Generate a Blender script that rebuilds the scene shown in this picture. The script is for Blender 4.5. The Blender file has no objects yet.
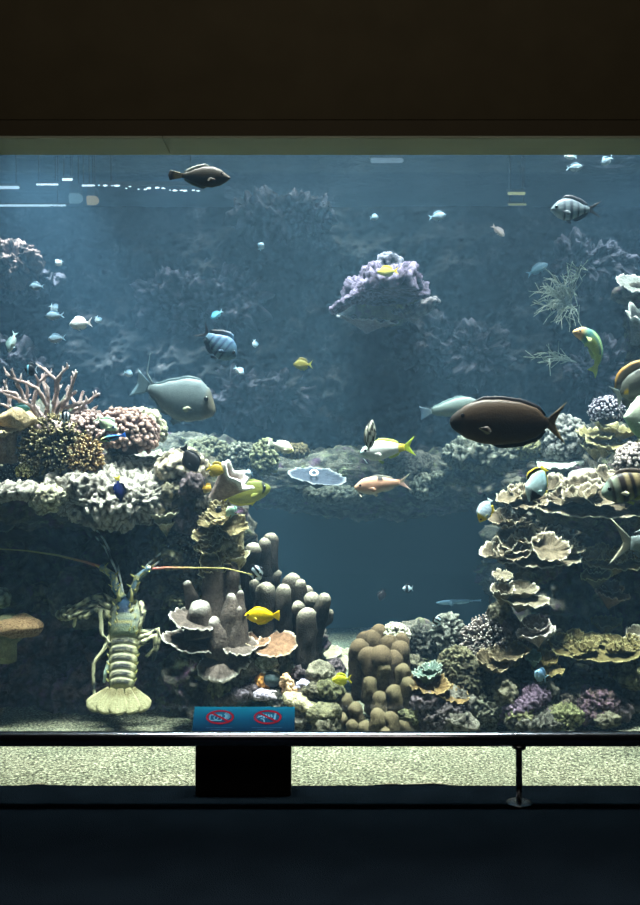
import bpy, bmesh, math, random
import numpy as np
from mathutils import Vector, Matrix, noise

C = bpy.context.scene.collection
PI = math.pi
# ---------------------------------------------------------------- camera frame
F, H, CY = 900.0, 1.11, -3.0          # focal length in pixels, eye height, camera y (the glass is y = 0)
def P(px, py, D):                      # a point of the place, D metres in front of the eye
    return Vector(((px - 320) / F * D, D + CY, H + (452 - py) / F * D))
def S(px, D):
    return px * D / F

def lin(c):
    def f(u):
        u = max(0.0, min(255.0, u)) / 255.0
        return u / 12.92 if u <= 0.04045 else ((u + 0.055) / 1.055) ** 2.4
    return (f(c[0]), f(c[1]), f(c[2]))

# ---------------------------------------------------------------- materials
def nt_new(name):
    m = bpy.data.materials.new(name); m.use_nodes = True
    nt = m.node_tree; nt.nodes.clear()
    out = nt.nodes.new('ShaderNodeOutputMaterial')
    return m, nt, out
def nd(nt, typ, **kw):
    n = nt.nodes.new(typ)
    for k, v in kw.items():
        if k.startswith('_'): setattr(n, k[1:], v)
        else: n.inputs[k.replace('_', ' ')].default_value = v
    return n
def ramp(nt, fac, stops):
    r = nt.nodes.new('ShaderNodeValToRGB')
    el = r.color_ramp.elements
    while len(el) < len(stops): el.new(0.5)
    for e, (p, c) in zip(el, stops):
        e.position = p; e.color = (*c, 1)
    nt.links.new(fac, r.inputs[0]); return r
def mixc(nt, fac, a, b):
    m = nt.nodes.new('ShaderNodeMix'); m.data_type = 'RGBA'
    for i, v in ((0, fac), (6, a), (7, b)):
        if isinstance(v, (int, float)): m.inputs[i].default_value = v
        elif isinstance(v, tuple): m.inputs[i].default_value = (*v, 1)
        else: nt.links.new(v, m.inputs[i])
    return m.outputs[2]

_mc = {}
def coral_mat(c1, c2, tip=None, scale=22.0, bump=0.5, polyp=False, rough=0.9, tipmul=1.0, patch=None):
    key = (c1, c2, tip, scale, bump, polyp, rough, tipmul, patch)
    if key in _mc: return _mc[key]
    m, nt, out = nt_new('coral')
    L = nt.links.new
    tc = nd(nt, 'ShaderNodeTexCoord')
    n1 = nd(nt, 'ShaderNodeTexNoise', Scale=scale, Detail=6.0, Roughness=0.65)
    L(tc.outputs['Object'], n1.inputs['Vector'])
    r = ramp(nt, n1.outputs['Fac'], [(0.32, lin(c1)), (0.68, lin(c2))])
    col = r.outputs[0]
    for k, pc in enumerate(patch or ()):                 # crusts of other colours
        np_ = nd(nt, 'ShaderNodeTexNoise', Scale=9.0 + 3 * k, Detail=5.0, Roughness=.6)
        mp = nd(nt, 'ShaderNodeVectorMath', _operation='ADD'); mp.inputs[1].default_value = (3.7 * k + 1.1, 5.1 * k, 2.3 * k)
        L(tc.outputs['Object'], mp.inputs[0]); L(mp.outputs[0], np_.inputs['Vector'])
        rp = ramp(nt, np_.outputs['Fac'], [(.56, (0,) * 3), (.64, (1,) * 3)])
        col = mixc(nt, rp.outputs[0], col, lin(pc))
    if tip:
        at = nd(nt, 'ShaderNodeAttribute', _attribute_name='tip')
        mm = nd(nt, 'ShaderNodeMath', _operation='MULTIPLY'); mm.use_clamp = True
        mm.inputs[1].default_value = tipmul
        L(at.outputs['Fac'], mm.inputs[0])
        col = mixc(nt, mm.outputs[0], col, lin(tip))
    n2 = nd(nt, 'ShaderNodeTexNoise', Scale=scale * 7, Detail=3.0)
    L(tc.outputs['Object'], n2.inputs['Vector'])
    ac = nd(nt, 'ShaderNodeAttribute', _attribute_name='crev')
    rc = ramp(nt, ac.outputs['Fac'], [(0.0, (1.0,) * 3), (1.0, (.22, .22, .22))])  # crevice shade multiplied into the coral colour
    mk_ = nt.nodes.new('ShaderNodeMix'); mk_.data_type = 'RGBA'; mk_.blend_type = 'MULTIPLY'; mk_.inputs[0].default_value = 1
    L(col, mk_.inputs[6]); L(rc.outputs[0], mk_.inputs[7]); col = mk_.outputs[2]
    vary = ramp(nt, n2.outputs['Fac'], [(0.3, (0.55,) * 3), (0.7, (1.25,) * 3)])
    mu = nt.nodes.new('ShaderNodeMix'); mu.data_type = 'RGBA'; mu.blend_type = 'MULTIPLY'
    mu.inputs[0].default_value = 0.8
    L(col, mu.inputs[6]); L(vary.outputs[0], mu.inputs[7])
    b = nd(nt, 'ShaderNodeBsdfPrincipled', Roughness=rough)
    b.inputs['Specular IOR Level'].default_value = 0.15
    L(mu.outputs[2], b.inputs['Base Color'])
    if polyp:
        hsrc = nd(nt, 'ShaderNodeTexVoronoi', Scale=scale * 9); L(tc.outputs['Object'], hsrc.inputs['Vector']); h = hsrc.outputs['Distance']
    else:
        h = n2.outputs['Fac']
    bp = nd(nt, 'ShaderNodeBump', Strength=bump, Distance=0.01)
    L(h, bp.inputs['Height']); L(bp.outputs[0], b.inputs['Normal'])
    L(b.outputs[0], out.inputs[0])
    _mc[key] = m
    return m

def plain_mat(name, c, rough=0.6, metal=0.0, spec=0.3, noise_amt=0.15, scale=30.0, coat=0.0):
    m, nt, out = nt_new(name); L = nt.links.new
    tc = nd(nt, 'ShaderNodeTexCoord')
    n = nd(nt, 'ShaderNodeTexNoise', Scale=scale, Detail=4.0); L(tc.outputs['Object'], n.inputs['Vector'])
    a = lin(c)
    r = ramp(nt, n.outputs['Fac'], [(0.3, tuple(x * (1 - noise_amt) for x in a)), (0.7, tuple(min(1, x * (1 + noise_amt)) for x in a))])
    b = nd(nt, 'ShaderNodeBsdfPrincipled', Roughness=rough, Metallic=metal)
    b.inputs['Specular IOR Level'].default_value = spec
    b.inputs['Coat Weight'].default_value = coat
    L(r.outputs[0], b.inputs['Base Color']); L(b.outputs[0], out.inputs[0])
    return m

def vcol_mat(name, rough=0.45, bump_scale=140.0, bump=0.15, spec=0.4):
    m, nt, out = nt_new(name); L = nt.links.new
    at = nd(nt, 'ShaderNodeAttribute', _attribute_name='col')
    tc = nd(nt, 'ShaderNodeTexCoord')
    v = nd(nt, 'ShaderNodeTexVoronoi', Scale=bump_scale); L(tc.outputs['Object'], v.inputs['Vector'])
    n = nd(nt, 'ShaderNodeTexNoise', Scale=bump_scale * .5, Detail=3.0); L(tc.outputs['Object'], n.inputs['Vector'])
    r = ramp(nt, n.outputs['Fac'], [(0.3, (.8,) * 3), (0.7, (1.1,) * 3)])
    mu = nt.nodes.new('ShaderNodeMix'); mu.data_type = 'RGBA'; mu.blend_type = 'MULTIPLY'; mu.inputs[0].default_value = 0.7
    L(at.outputs['Color'], mu.inputs[6]); L(r.outputs[0], mu.inputs[7])
    b = nd(nt, 'ShaderNodeBsdfPrincipled', Roughness=rough); b.inputs['Specular IOR Level'].default_value = spec
    L(mu.outputs[2], b.inputs['Base Color'])
    bp = nd(nt, 'ShaderNodeBump', Strength=bump, Distance=0.004); L(v.outputs['Distance'], bp.inputs['Height']); L(bp.outputs[0], b.inputs['Normal'])
    L(b.outputs[0], out.inputs[0])
    return m

# ---------------------------------------------------------------- objects
class TL(list):
    crev = None
def mk(name, V, Fc, mat, parent=None, loc=None, tip=None, col=None, smooth=True):
    me = bpy.data.meshes.new(name)
    me.from_pydata([tuple(v) for v in V], [], Fc)
    me.update()
    if smooth:
        me.polygons.foreach_set('use_smooth', [True] * len(me.polygons))
    if tip is not None:
        a = me.attributes.new('tip', 'FLOAT', 'POINT'); a.data.foreach_set('value', [float(x) for x in tip])
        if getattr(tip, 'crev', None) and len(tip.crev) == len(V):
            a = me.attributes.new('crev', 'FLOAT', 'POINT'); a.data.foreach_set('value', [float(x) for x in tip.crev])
    if col is not None:
        a = me.attributes.new('col', 'FLOAT_COLOR', 'POINT')
        a.data.foreach_set('color', np.array([(*c, 1.0) for c in col], dtype=np.float32).ravel())
    me.materials.append(mat)
    o = bpy.data.objects.new(name, me); C.objects.link(o)
    if parent is not None: o.parent = parent
    if loc is not None: o.location = loc
    return o
def tag(o, label=None, cat=None, group=None, kind=None):
    if label: o['label'] = label
    if cat: o['category'] = cat
    if group: o['group'] = group
    if kind: o['kind'] = kind
    return o
def empty(name, loc, label, cat, group=None, rot=None):
    o = bpy.data.objects.new(name, None); C.objects.link(o); o.location = loc
    o.empty_display_size = 0.05
    if rot is not None: o.rotation_euler = rot
    return tag(o, label, cat, group)
def copy_tree(o, parent=None):
    c = o.copy(); C.objects.link(c); c.parent = parent
    for ch in list(o.children): copy_tree(ch, c)
    return c

class MB:
    def __init__(s): s.V = []; s.F = []; s.T = []; s.K = []
    def add(s, V, Fc, T=None, K=None):
        b = len(s.V); s.V += [Vector(v) for v in V]; s.F += [tuple(b + i for i in f) for f in Fc]
        s.T += list(T) if T is not None else [0.0] * len(V)
        s.K += list(K) if K is not None else [(0.5, 0.5, 0.5)] * len(V)
    def build(s, name, mat, parent=None, loc=None, smooth=True, tip=True, col=False):
        return mk(name, s.V, s.F, mat, parent, loc, s.T if tip else None, s.K if col else None, smooth)

def box(x0, x1, y0, y1, z0, z1):
    V = [(x, y, z) for z in (z0, z1) for y in (y0, y1) for x in (x0, x1)]
    return V, [(0, 2, 3, 1), (4, 5, 7, 6), (0, 1, 5, 4), (2, 6, 7, 3), (0, 4, 6, 2), (1, 3, 7, 5)]

_ico = {}
def ico(sub):
    if sub not in _ico:
        bm = bmesh.new(); bmesh.ops.create_icosphere(bm, subdivisions=sub, radius=1.0)
        bm.verts.ensure_lookup_table()
        _ico[sub] = ([v.co.copy() for v in bm.verts], [tuple(v.index for v in f.verts) for f in bm.faces]); bm.free()
    return _ico[sub]

def sstep(a, b, x):
    t = max(0.0, min(1.0, (x - a) / (b - a))); return t * t * (3 - 2 * t)

def blob(rx, ry, rz, layers, seed, sub=5, flat=None):
    """lumpy solid: layers are (kind, amplitude in metres, frequency per metre)"""
    V0, Fc = ico(sub); off = Vector((seed * 7.31 % 50, seed * 3.17 % 50, seed * 11.7 % 50))
    V, T = [], TL(); T.crev = []; hasc = any(L[0] in 'cw' for L in layers)
    for u in V0:
        p = Vector((u.x * rx, u.y * ry, u.z * rz)); q = p + off
        n = Vector((u.x / rx, u.y / ry, u.z / rz)).normalized()
        d = 0.0; t = 0.0; cv = 0.0
        for L in layers:
            k, a, f = L[0], L[1], L[2]
            if k == 'f': d += a * noise.fractal(q * f, 1.0, 2.0, 4)
            elif k == 'n': d += a * noise.noise(q * f)
            elif k == 'c':
                F1 = noise.voronoi(q * f)[0][0]; h = 1 - min(1.0, F1 * 1.25); h = math.sqrt(max(0, h)) if h > 0 else 0
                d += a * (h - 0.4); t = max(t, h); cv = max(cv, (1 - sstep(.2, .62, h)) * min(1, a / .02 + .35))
            elif k == 'w':                      # worm-like ridges
                h = 1 - abs(noise.noise(q * f)) * 2.6; d += a * h; t = max(t, h)
            elif k == 'r':
                d += a * (1 - 2 * abs(noise.fractal(q * f, 0.9, 2.1, 4)))
        v = p + n * d
        if flat is not None and v.z < flat * rz: v.z = flat * rz + (v.z - flat * rz) * 0.15
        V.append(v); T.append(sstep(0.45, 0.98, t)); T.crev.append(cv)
    return V, Fc, T

def plate(rx, ry, lift=0.0, nruf=7, amp=0.01, seed=0, thick=0.008, cone=0.03, irr=0.085, nr=14, ntt=132, rimw=0.12, rough=0.004):
    """ruffled plate / saucer of coral with a paler growing rim, on a conical foot"""
    V, Fc, T = [], [], []
    rnd = random.Random(seed); ph = [rnd.uniform(0, 6.28) for _ in range(4)]; o = seed * 5.77
    for side in (0, 1):
        for i in range(nr + 1):
            rho = i / nr
            for j in range(ntt):
                th = 2 * PI * j / ntt
                c, s = math.cos(th), math.sin(th)
                nn = noise.noise(Vector((c * 1.3 + o, s * 1.3, seed * .37)))
                n2 = noise.noise(Vector((c * 4 + o, s * 4, seed * .37 + 9)))
                R = 1 + irr * nn * 1.6 + irr * 0.55 * n2
                x, y = rx * rho * R * c, ry * rho * R * s
                n3 = noise.noise(Vector((c * 9 + o, s * 9, seed * .7)))
                ruf = math.sin(nruf * th + ph[0] + 2.2 * nn) * .35 + math.sin((nruf * 2 + 3) * th + ph[1] + 3 * n2) * .3 + n2 * .55 + n3 * .5
                x *= 1 + .06 * n3 * rho; y *= 1 + .06 * n3 * rho
                z = lift * rho ** 2 + amp * ruf * rho ** 3 + amp * .35 * noise.noise(Vector((x * 38 + o, y * 38, 7))) + rough * noise.noise(Vector((x * 60 + o, y * 60, 3)))
                if side: z -= thick * (1.0 - 0.72 * rho) + cone * (1 - rho) ** 2
                V.append((x, y, z)); T.append(sstep(1 - rimw, 1.0, rho) * (1 if not side else .6))
    M = (nr + 1) * ntt
    for side in (0, 1):
        b = side * M
        for i in range(nr):
            for j in range(ntt):
                a, c2 = b + i * ntt + j, b + i * ntt + (j + 1) % ntt
                d, e = a + ntt, c2 + ntt
                Fc.append((a, d, e, c2) if not side else (a, c2, e, d))
    for j in range(ntt):
        a, c2 = nr * ntt + j, nr * ntt + (j + 1) % ntt
        Fc.append((a, a + M, c2 + M, c2))
    return V, Fc, T

def tube(pts, rads, n=8, bump=0.0, bf=40.0, seed=0, tipfrac=0.3, roundtip=True):
    pts = [Vector(p) for p in pts]; rads = list(rads)
    if roundtip:
        d = (pts[-1] - pts[-2]).normalized(); r = rads[-1]; e = pts[-1]
        for a in (30, 58, 80):
            pts.append(e + d * r * math.sin(math.radians(a))); rads.append(r * math.cos(math.radians(a)))
    V, Fc, T = [], [], []
    up = Vector((0.31, 0.93, 0.17))
    m = len(pts); o = Vector((seed * 3.3, seed * 1.7, seed * .9))
    prev = None
    for i in range(m):
        d = (pts[min(i + 1, m - 1)] - pts[max(i - 1, 0)]).normalized()
        if prev is None:
            s = d.cross(up); s = s.normalized() if s.length > 1e-4 else d.orthogonal().normalized()
        else:
            s = (prev - d * prev.dot(d)); s = s.normalized() if s.length > 1e-5 else d.orthogonal().normalized()
        prev = s; b = d.cross(s)
        for j in range(n):
            a = 2 * PI * j / n; w = s * math.cos(a) + b * math.sin(a)
            r = rads[i]
            p = pts[i] + w * r
            if bump: p += w * bump * noise.noise((p + o) * bf)
            V.append(p); T.append(sstep(1 - tipfrac, 1.0, i / (m - 1)))
    for i in range(m - 1):
        for j in range(n):
            a, c2 = i * n + j, i * n + (j + 1) % n
            Fc.append((a, c2, c2 + n, a + n))
    Fc.append(tuple(range(n))[::-1]); Fc.append(tuple(range((m - 1) * n, m * n)))
    return V, Fc, T

def path(a, b, k=5, bend=None, jit=0.0, rnd=random):
    a, b = Vector(a), Vector(b); L = (b - a).length; out = []
    for i in range(k + 1):
        t = i / k; p = a.lerp(b, t)
        if bend is not None: p += Vector(bend) * (4 * t * (1 - t))
        if jit and 0 < i < k: p += Vector((rnd.uniform(-1, 1), rnd.uniform(-1, 1), rnd.uniform(-1, 1))) * jit * L
        out.append(p)
    return out

# ---------------------------------------------------------------- coral builders (px sizes are read at distance D)
def blob_coral(name, label, cat, px, py, D, w, h, mat, layers, seed, dep=None, sub=5, group=None, rot=0, kind=None, flat=None):
    rx, rz = S(w, D) / 2, S(h, D) / 2; ry = (S(dep, D) / 2) if dep else rx * 0.85
    V, Fc, T = blob(rx, ry, rz, layers, seed, sub, flat)
    o = mk(name, V, Fc, mat, None, P(px, py, D), T)
    o.rotation_euler = (0, math.radians(rot), 0)
    return tag(o, label, cat, group, kind)

def tuft_mesh(rx, ry, rz, n, ln, r0, r1, seed, low=-.45, branch=0.0):
    """dome packed with short stubby branches"""
    rnd = random.Random(seed); V, Fc = [], []; T = TL(); T.crev = []
    Vb, Fb, Tb = blob(rx * .86, ry * .86, rz * .86, [('f', rx * .12, 9)], seed, 4)
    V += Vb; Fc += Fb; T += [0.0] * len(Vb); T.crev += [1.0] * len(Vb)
    ga = PI * (3 - math.sqrt(5)); k = 0; i = 0; tot = int(n * 1.9)
    for i in range(tot):
        z = 1 - (1 - low) * (i + .5) / tot; r = math.sqrt(max(0, 1 - z * z)); th = ga * i
        u = Vector((r * math.cos(th), r * math.sin(th), z))
        if u.y > .45: continue
        u = (u + Vector((rnd.uniform(-1, 1), rnd.uniform(-1, 1), rnd.uniform(-1, 1))) * .13).normalized()
        q = 1 + .22 * noise.noise(u * 2.3 + Vector((seed, 0, 0)))
        b = Vector((u.x * rx, u.y * ry, u.z * rz)) * .8 * q; d = Vector((u.x / rx, u.y / ry, u.z / rz)).normalized()
        d = (d + Vector((rnd.uniform(-1, 1), rnd.uniform(-1, 1), rnd.uniform(-.2, .9))) * .25).normalized()
        l = ln * rnd.uniform(.7, 1.25) + rx * .14
        pts = path(b, b + d * l, 3, bend=Vector((rnd.uniform(-1, 1), rnd.uniform(-1, 1), 0)) * l * .06)
        s = rnd.uniform(.8, 1.2)
        sets = [(pts, [r0 * s + (r1 - r0) * s * j / 3 for j in range(4)])]
        if rnd.random() < branch:
            p = pts[2]; e = (d + Vector((rnd.uniform(-1, 1), rnd.uniform(-1, 1), rnd.uniform(-1, 1))) * .8).normalized()
            sets.append((path(p, p + e * l * .5, 2), [r1 * s * 1.05, r1 * s, r1 * s * .9]))
        for pp, rr in sets:
            Vt, Ft, Tt = tube(pp, rr, 7, 0, 1, 0, .5); o = len(V)
            V += Vt; Fc += [tuple(o + x for x in f) for f in Ft]; T += Tt
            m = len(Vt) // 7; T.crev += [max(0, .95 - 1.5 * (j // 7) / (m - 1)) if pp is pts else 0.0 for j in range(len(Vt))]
    return V, Fc, T
def tuft_coral(name, label, px, py, D, w, h, n, ln, r0, r1, mat, seed, dep=None, low=-.45, branch=0.0):
    """ln, r0, r1 in photo pixels"""
    V, Fc, T = tuft_mesh(S(w, D) / 2, S(dep or w * .8, D) / 2, S(h, D) / 2, n, S(ln, D), S(r0, D), S(r1, D), seed, low, branch)
    return tag(mk(name, V, Fc, mat, None, P(px, py, D), T), label, 'coral')

def plate_coral(name, label, cat, px, py, D, leaves, mat, seed, group=None, base=None):
    """leaves: (dx px, dy px, dD m, width px, depth m, lift m, ruffle amp m, tilt toward the window deg, roll deg)"""
    rnd = random.Random(seed)
    root = empty(name, P(px, py, D), label, cat, group)
    for i, lf in enumerate(leaves):
        dx, dy, dd, w, dep, lift, amp, tx, ty = lf[:9]
        nruf = lf[9] if len(lf) > 9 else 8
        V, Fc, T = plate(S(w, D) / 2, dep / 2, lift, nruf, amp, seed * 13 + i * 3 + 1, thick=0.012, cone=0.05)
        o = mk('plate', V, Fc, mat, root, (S(dx, D), dd, -S(dy, D)), T)
        o.rotation_euler = (math.radians(tx), math.radians(ty), rnd.uniform(0, 6.28) if False else 0)
    if base:
        bx, by, bd, w, h, dep, bm = base
        V, Fc, T = blob(S(w, D) / 2, dep / 2, S(h, D) / 2, [('f', .03, 9), ('c', .015, 30)], seed + 5, 4)
        mk('foot', V, Fc, bm, root, (S(bx, D), bd, -S(by, D)), T)
    return root

def cabbage_coral(name, label, px, py, D, w, dep, n, mat, seed, leaf=(.26, .42), hump=.03, base=None, group=None, tilt=12, amp=.014):
    """a thin base sheet crowded with overlapping curled leaves; w in photo pixels, dep in metres"""
    r = random.Random(seed); W = S(w, D); root = empty(name, P(px, py, D), label, 'coral', group)
    V, Fc, T = plate(W / 2, dep / 2, .0, 13, amp * .8, seed * 7 + 1, .014, .06, rimw=.07)
    o = mk('plate', V, Fc, mat, root, (0, 0, 0), T); o.rotation_euler = (math.radians(tilt), 0, 0)
    for i in range(n):
        u = -1 + 2 * (i + r.uniform(.2, .8)) / n; v = r.uniform(-.85, .5) * math.sqrt(max(.05, 1 - u * u * .8))
        lw = W * r.uniform(*leaf); ld = lw * r.uniform(.7, 1.0)
        V, Fc, T = plate(lw / 2, ld / 2, lw * r.uniform(.12, .26), r.choice((4, 5, 6, 7)), amp * r.uniform(.8, 1.3), seed * 31 + i, .009, .03, rimw=.16)
        o = mk('leaf', V, Fc, mat, root, (u * W * .42, v * dep * .45, hump * (1 - u * u) * r.uniform(.3, 1.1) + .012 - v * dep * .45 * math.tan(math.radians(-tilt)) ), T)
        o.rotation_euler = (math.radians(r.uniform(14, 44)), math.radians(u * 26 + r.uniform(-10, 10)), 0)
    if base:
        bx, by, bd, bw, bh, bdep, bm = base
        V, Fc, T = blob(S(bw, D) / 2, bdep / 2, S(bh, D) / 2, [('f', .03, 9), ('r', .02, 20)], seed + 5, 5)
        mk('foot', V, Fc, bm, root, (S(bx, D), bd, -S(by, D)), T)
    return root

def finger_coral(name, label, cat, px, py, D, fingers, mat, seed, group=None, part='finger', bump=0.006, bf=35, foot=None, tipfrac=.35, n=14):
    """fingers: (x0,y0,x1,y1 px from the origin, dD, radius px at base, radius px at the tip)"""
    root = empty(name, P(px, py, D), label, cat, group)
    rnd = random.Random(seed)
    for i, f in enumerate(fingers):
        x0, y0, x1, y1, dd, r0, r1 = f
        a = Vector((S(x0, D), dd + rnd.uniform(.0, .02), -S(y0, D))); b = Vector((S(x1, D), dd, -S(y1, D)))
        k = 9
        pts = path(a, b, k, bend=(rnd.uniform(-.01, .01), rnd.uniform(-.01, .01), 0))
        rr = [S(r0 + (r1 - r0) * (t / k) ** 1.3, D) for t in range(k + 1)]
        V, Fc, T = tube(pts, rr, n, bump, bf, seed + i, tipfrac)
        mk(part, V, Fc, mat, root, None, T)
    if foot:
        bx, by, dd, w, h, dep = foot
        V, Fc, T = blob(S(w, D) / 2, dep / 2, S(h, D) / 2, [('f', .012, 12), ('n', .008, 40)], seed + 77, 4)
        mk('foot', V, Fc, mat, root, (S(bx, D), dd, -S(by, D)), [0] * len(V))
    return root
# ---------------------------------------------------------------- setting
def grid_mesh(name, x0, x1, nx, y0, y1, ny, fn, mat, kind, label=None, cat=None):
    V = [fn(x0 + (x1 - x0) * i / nx, y0 + (y1 - y0) * j / ny) for j in range(ny + 1) for i in range(nx + 1)]
    Fc = [(j * (nx + 1) + i, j * (nx + 1) + i + 1, (j + 1) * (nx + 1) + i + 1, (j + 1) * (nx + 1) + i) for j in range(ny) for i in range(nx)]
    return tag(mk(name, V, Fc, mat), label, cat, None, kind)

def sand_mat():
    m, nt, out = nt_new('coral_sand'); L = nt.links.new
    tc = nd(nt, 'ShaderNodeTexCoord')
    n1 = nd(nt, 'ShaderNodeTexNoise', Scale=105.0, Detail=4.0, Roughness=.75); L(tc.outputs['Object'], n1.inputs[0])
    n2 = nd(nt, 'ShaderNodeTexNoise', Scale=4.0, Detail=3.0); L(tc.outputs['Object'], n2.inputs[0])
    v = nd(nt, 'ShaderNodeTexVoronoi', Scale=110.0); L(tc.outputs['Object'], v.inputs[0])
    r = ramp(nt, n1.outputs['Fac'], [(.40, lin((42, 41, 32))), (.52, lin((106, 103, 86))), (.66, lin((174, 169, 148)))])
    r2 = ramp(nt, n2.outputs['Fac'], [(.3, (.8, .85, .78)), (.7, (1.08, 1.06, 1.0))])
    mu = nt.nodes.new('ShaderNodeMix'); mu.data_type = 'RGBA'; mu.blend_type = 'MULTIPLY'; mu.inputs[0].default_value = 1
    L(r.outputs[0], mu.inputs[6]); L(r2.outputs[0], mu.inputs[7])
    b = nd(nt, 'ShaderNodeBsdfPrincipled', Roughness=.95); b.inputs['Specular IOR Level'].default_value = .1
    L(mu.outputs[2], b.inputs['Base Color'])
    bp = nd(nt, 'ShaderNodeBump', Strength=.8, Distance=.012); L(v.outputs['Distance'], bp.inputs['Height']); L(bp.outputs[0], b.inputs['Normal'])
    L(b.outputs[0], out.inputs[0]); return m
def sand_z(x, y):
    q = Vector((x, y, 0))
    return .018 * noise.noise(q * 1.6) + .006 * noise.noise(q * 9) + .003 * noise.noise(q * 34) - .012
grid_mesh('sand', -3.0, 3.0, 300, .02, 3.35, 170, lambda x, y: (x, y, sand_z(x, y)), sand_mat(), 'stuff', 'pale greenish coral sand covering the bottom of the tank', 'sand')

def wall_mat():
    m, nt, out = nt_new('tank_rockwork'); L = nt.links.new
    tc = nd(nt, 'ShaderNodeTexCoord')
    n1 = nd(nt, 'ShaderNodeTexNoise', Scale=5.0, Detail=9.0, Roughness=.72); L(tc.outputs['Object'], n1.inputs[0])
    n2 = nd(nt, 'ShaderNodeTexNoise', Scale=1.7, Detail=4.0); L(tc.outputs['Object'], n2.inputs[0])
    r = ramp(nt, n1.outputs['Fac'], [(.45, lin((22, 24, 26))), (.57, lin((48, 46, 46))), (.70, lin((98, 90, 92)))])
    r2 = ramp(nt, n2.outputs['Fac'], [(.35, (.5, .52, .55)), (.65, (1.1, 1.1, 1.1))])
    mu = nt.nodes.new('ShaderNodeMix'); mu.data_type = 'RGBA'; mu.blend_type = 'MULTIPLY'; mu.inputs[0].default_value = 1
    L(r.outputs[0], mu.inputs[6]); L(r2.outputs[0], mu.inputs[7])
    b = nd(nt, 'ShaderNodeBsdfPrincipled', Roughness=.95); b.inputs['Specular IOR Level'].default_value = .1
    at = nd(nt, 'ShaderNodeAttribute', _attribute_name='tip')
    c = mixc(nt, at.outputs['Fac'], mu.outputs[2], lin((44, 68, 74)))  # teal tone under the ledge: water haze painted onto the wall
    L(c, b.inputs['Base Color']); L(b.outputs[0], out.inputs[0]); return m
def wall_y(x, z):
    D0 = 5.78
    px = 320 + x / D0 * 900; py = 452 - (z - H) / D0 * 900
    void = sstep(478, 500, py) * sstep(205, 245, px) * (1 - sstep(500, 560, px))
    q = Vector((x, 0, z))
    rough = .16 * noise.fractal(q * 1.6, 1, 2, 6) + .07 * noise.fractal(q * 7 + Vector((3, 1, 7)), .8, 2, 5) + .05 * (1 - 2 * abs(noise.noise(q * 4))) + .035 * (1 - 2 * abs(noise.fractal(q * 11 + Vector((9, 2, 5)), .8, 2, 4)))
    y = D0 + CY
    y -= (.10 + rough) * (1 - void) * (1 - .8 * sstep(2.3, 2.6, z))
    return y, void
def build_wall():
    nx, nz = 520, 290; V, T = [], []
    for j in range(nz + 1):
        for i in range(nx + 1):
            x, z = -2.9 + 5.8 * i / nx, -.06 + 2.74 * j / nz
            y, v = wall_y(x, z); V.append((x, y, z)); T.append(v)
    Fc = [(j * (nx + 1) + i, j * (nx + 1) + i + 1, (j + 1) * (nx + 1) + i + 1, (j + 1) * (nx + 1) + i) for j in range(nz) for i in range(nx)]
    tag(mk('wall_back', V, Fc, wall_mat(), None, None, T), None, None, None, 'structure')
build_wall()

def struct_box(name, dims, mat):
    V, Fc = box(*dims); return tag(mk(name, V, Fc, mat, smooth=False), None, None, None, 'structure')
tankside = plain_mat('tank_side', (46, 64, 72), .9, scale=4)
struct_box('wall_left', (-3.0, -2.9, .02, 3.35, -.05, 3.0), tankside)
struct_box('wall_right', (2.9, 3.0, .02, 3.35, -.05, 3.0), tankside)
# the dry side: wall over the window, its reveal, the carpet
dark = plain_mat('brown_wall_paint', (74, 66, 50), .85, spec=.1, noise_amt=.08, scale=8)
dark2 = plain_mat('brown_trim_paint', (72, 64, 50), .7, spec=.1, noise_amt=.05, scale=8)
struct_box('wall_front', (-3.2, 3.2, -.17, -.005, 2.157, 3.6), dark)
struct_box('trim_1', (-3.2, 3.2, -.172, -.006, 2.106, 2.154), dark2)
struct_box('sign_light_block', (-3.2, 3.2, -.168, .10, 2.86, 3.6), dark)  # unseen block added to keep tank light off the sign
sof = plain_mat('reveal_paint', (160, 164, 146), .8, spec=.1, noise_amt=.05, scale=5)
struct_box('trim_2', (-3.2, -.496, -.171, -.012, 2.098, 2.1055), sof)
struct_box('trim_3', (-.4935, 3.2, -.171, -.012, 2.098, 2.1055), sof)

def carpet_mat():
    m, nt, out = nt_new('navy_carpet'); L = nt.links.new
    tc = nd(nt, 'ShaderNodeTexCoord')
    n1 = nd(nt, 'ShaderNodeTexNoise', Scale=260.0, Detail=4.0); L(tc.outputs['Object'], n1.inputs[0])
    n2 = nd(nt, 'ShaderNodeTexNoise', Scale=9.0, Detail=5.0); L(tc.outputs['Object'], n2.inputs[0])
    r = ramp(nt, n1.outputs['Fac'], [(.3, lin((3, 5, 7))), (.7, lin((8, 13, 18)))])
    r2 = ramp(nt, n2.outputs['Fac'], [(.3, (.7,) * 3), (.7, (1.1,) * 3)])
    mu = nt.nodes.new('ShaderNodeMix'); mu.data_type = 'RGBA'; mu.blend_type = 'MULTIPLY'; mu.inputs[0].default_value = 1
    L(r.outputs[0], mu.inputs[6]); L(r2.outputs[0], mu.inputs[7])
    b = nd(nt, 'ShaderNodeBsdfPrincipled', Roughness=1.0); b.inputs['Specular IOR Level'].default_value = 0
    bp = nd(nt, 'ShaderNodeBump', Strength=.6, Distance=.006); L(n1.outputs['Fac'], bp.inputs['Height']); L(bp.outputs[0], b.inputs['Normal'])
    L(mu.outputs[2], b.inputs['Base Color']); L(b.outputs[0], out.inputs[0]); return m
struct_box('floor', (-3.2, 3.2, -5.2, -.0005, -.08, 0), carpet_mat())

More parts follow.
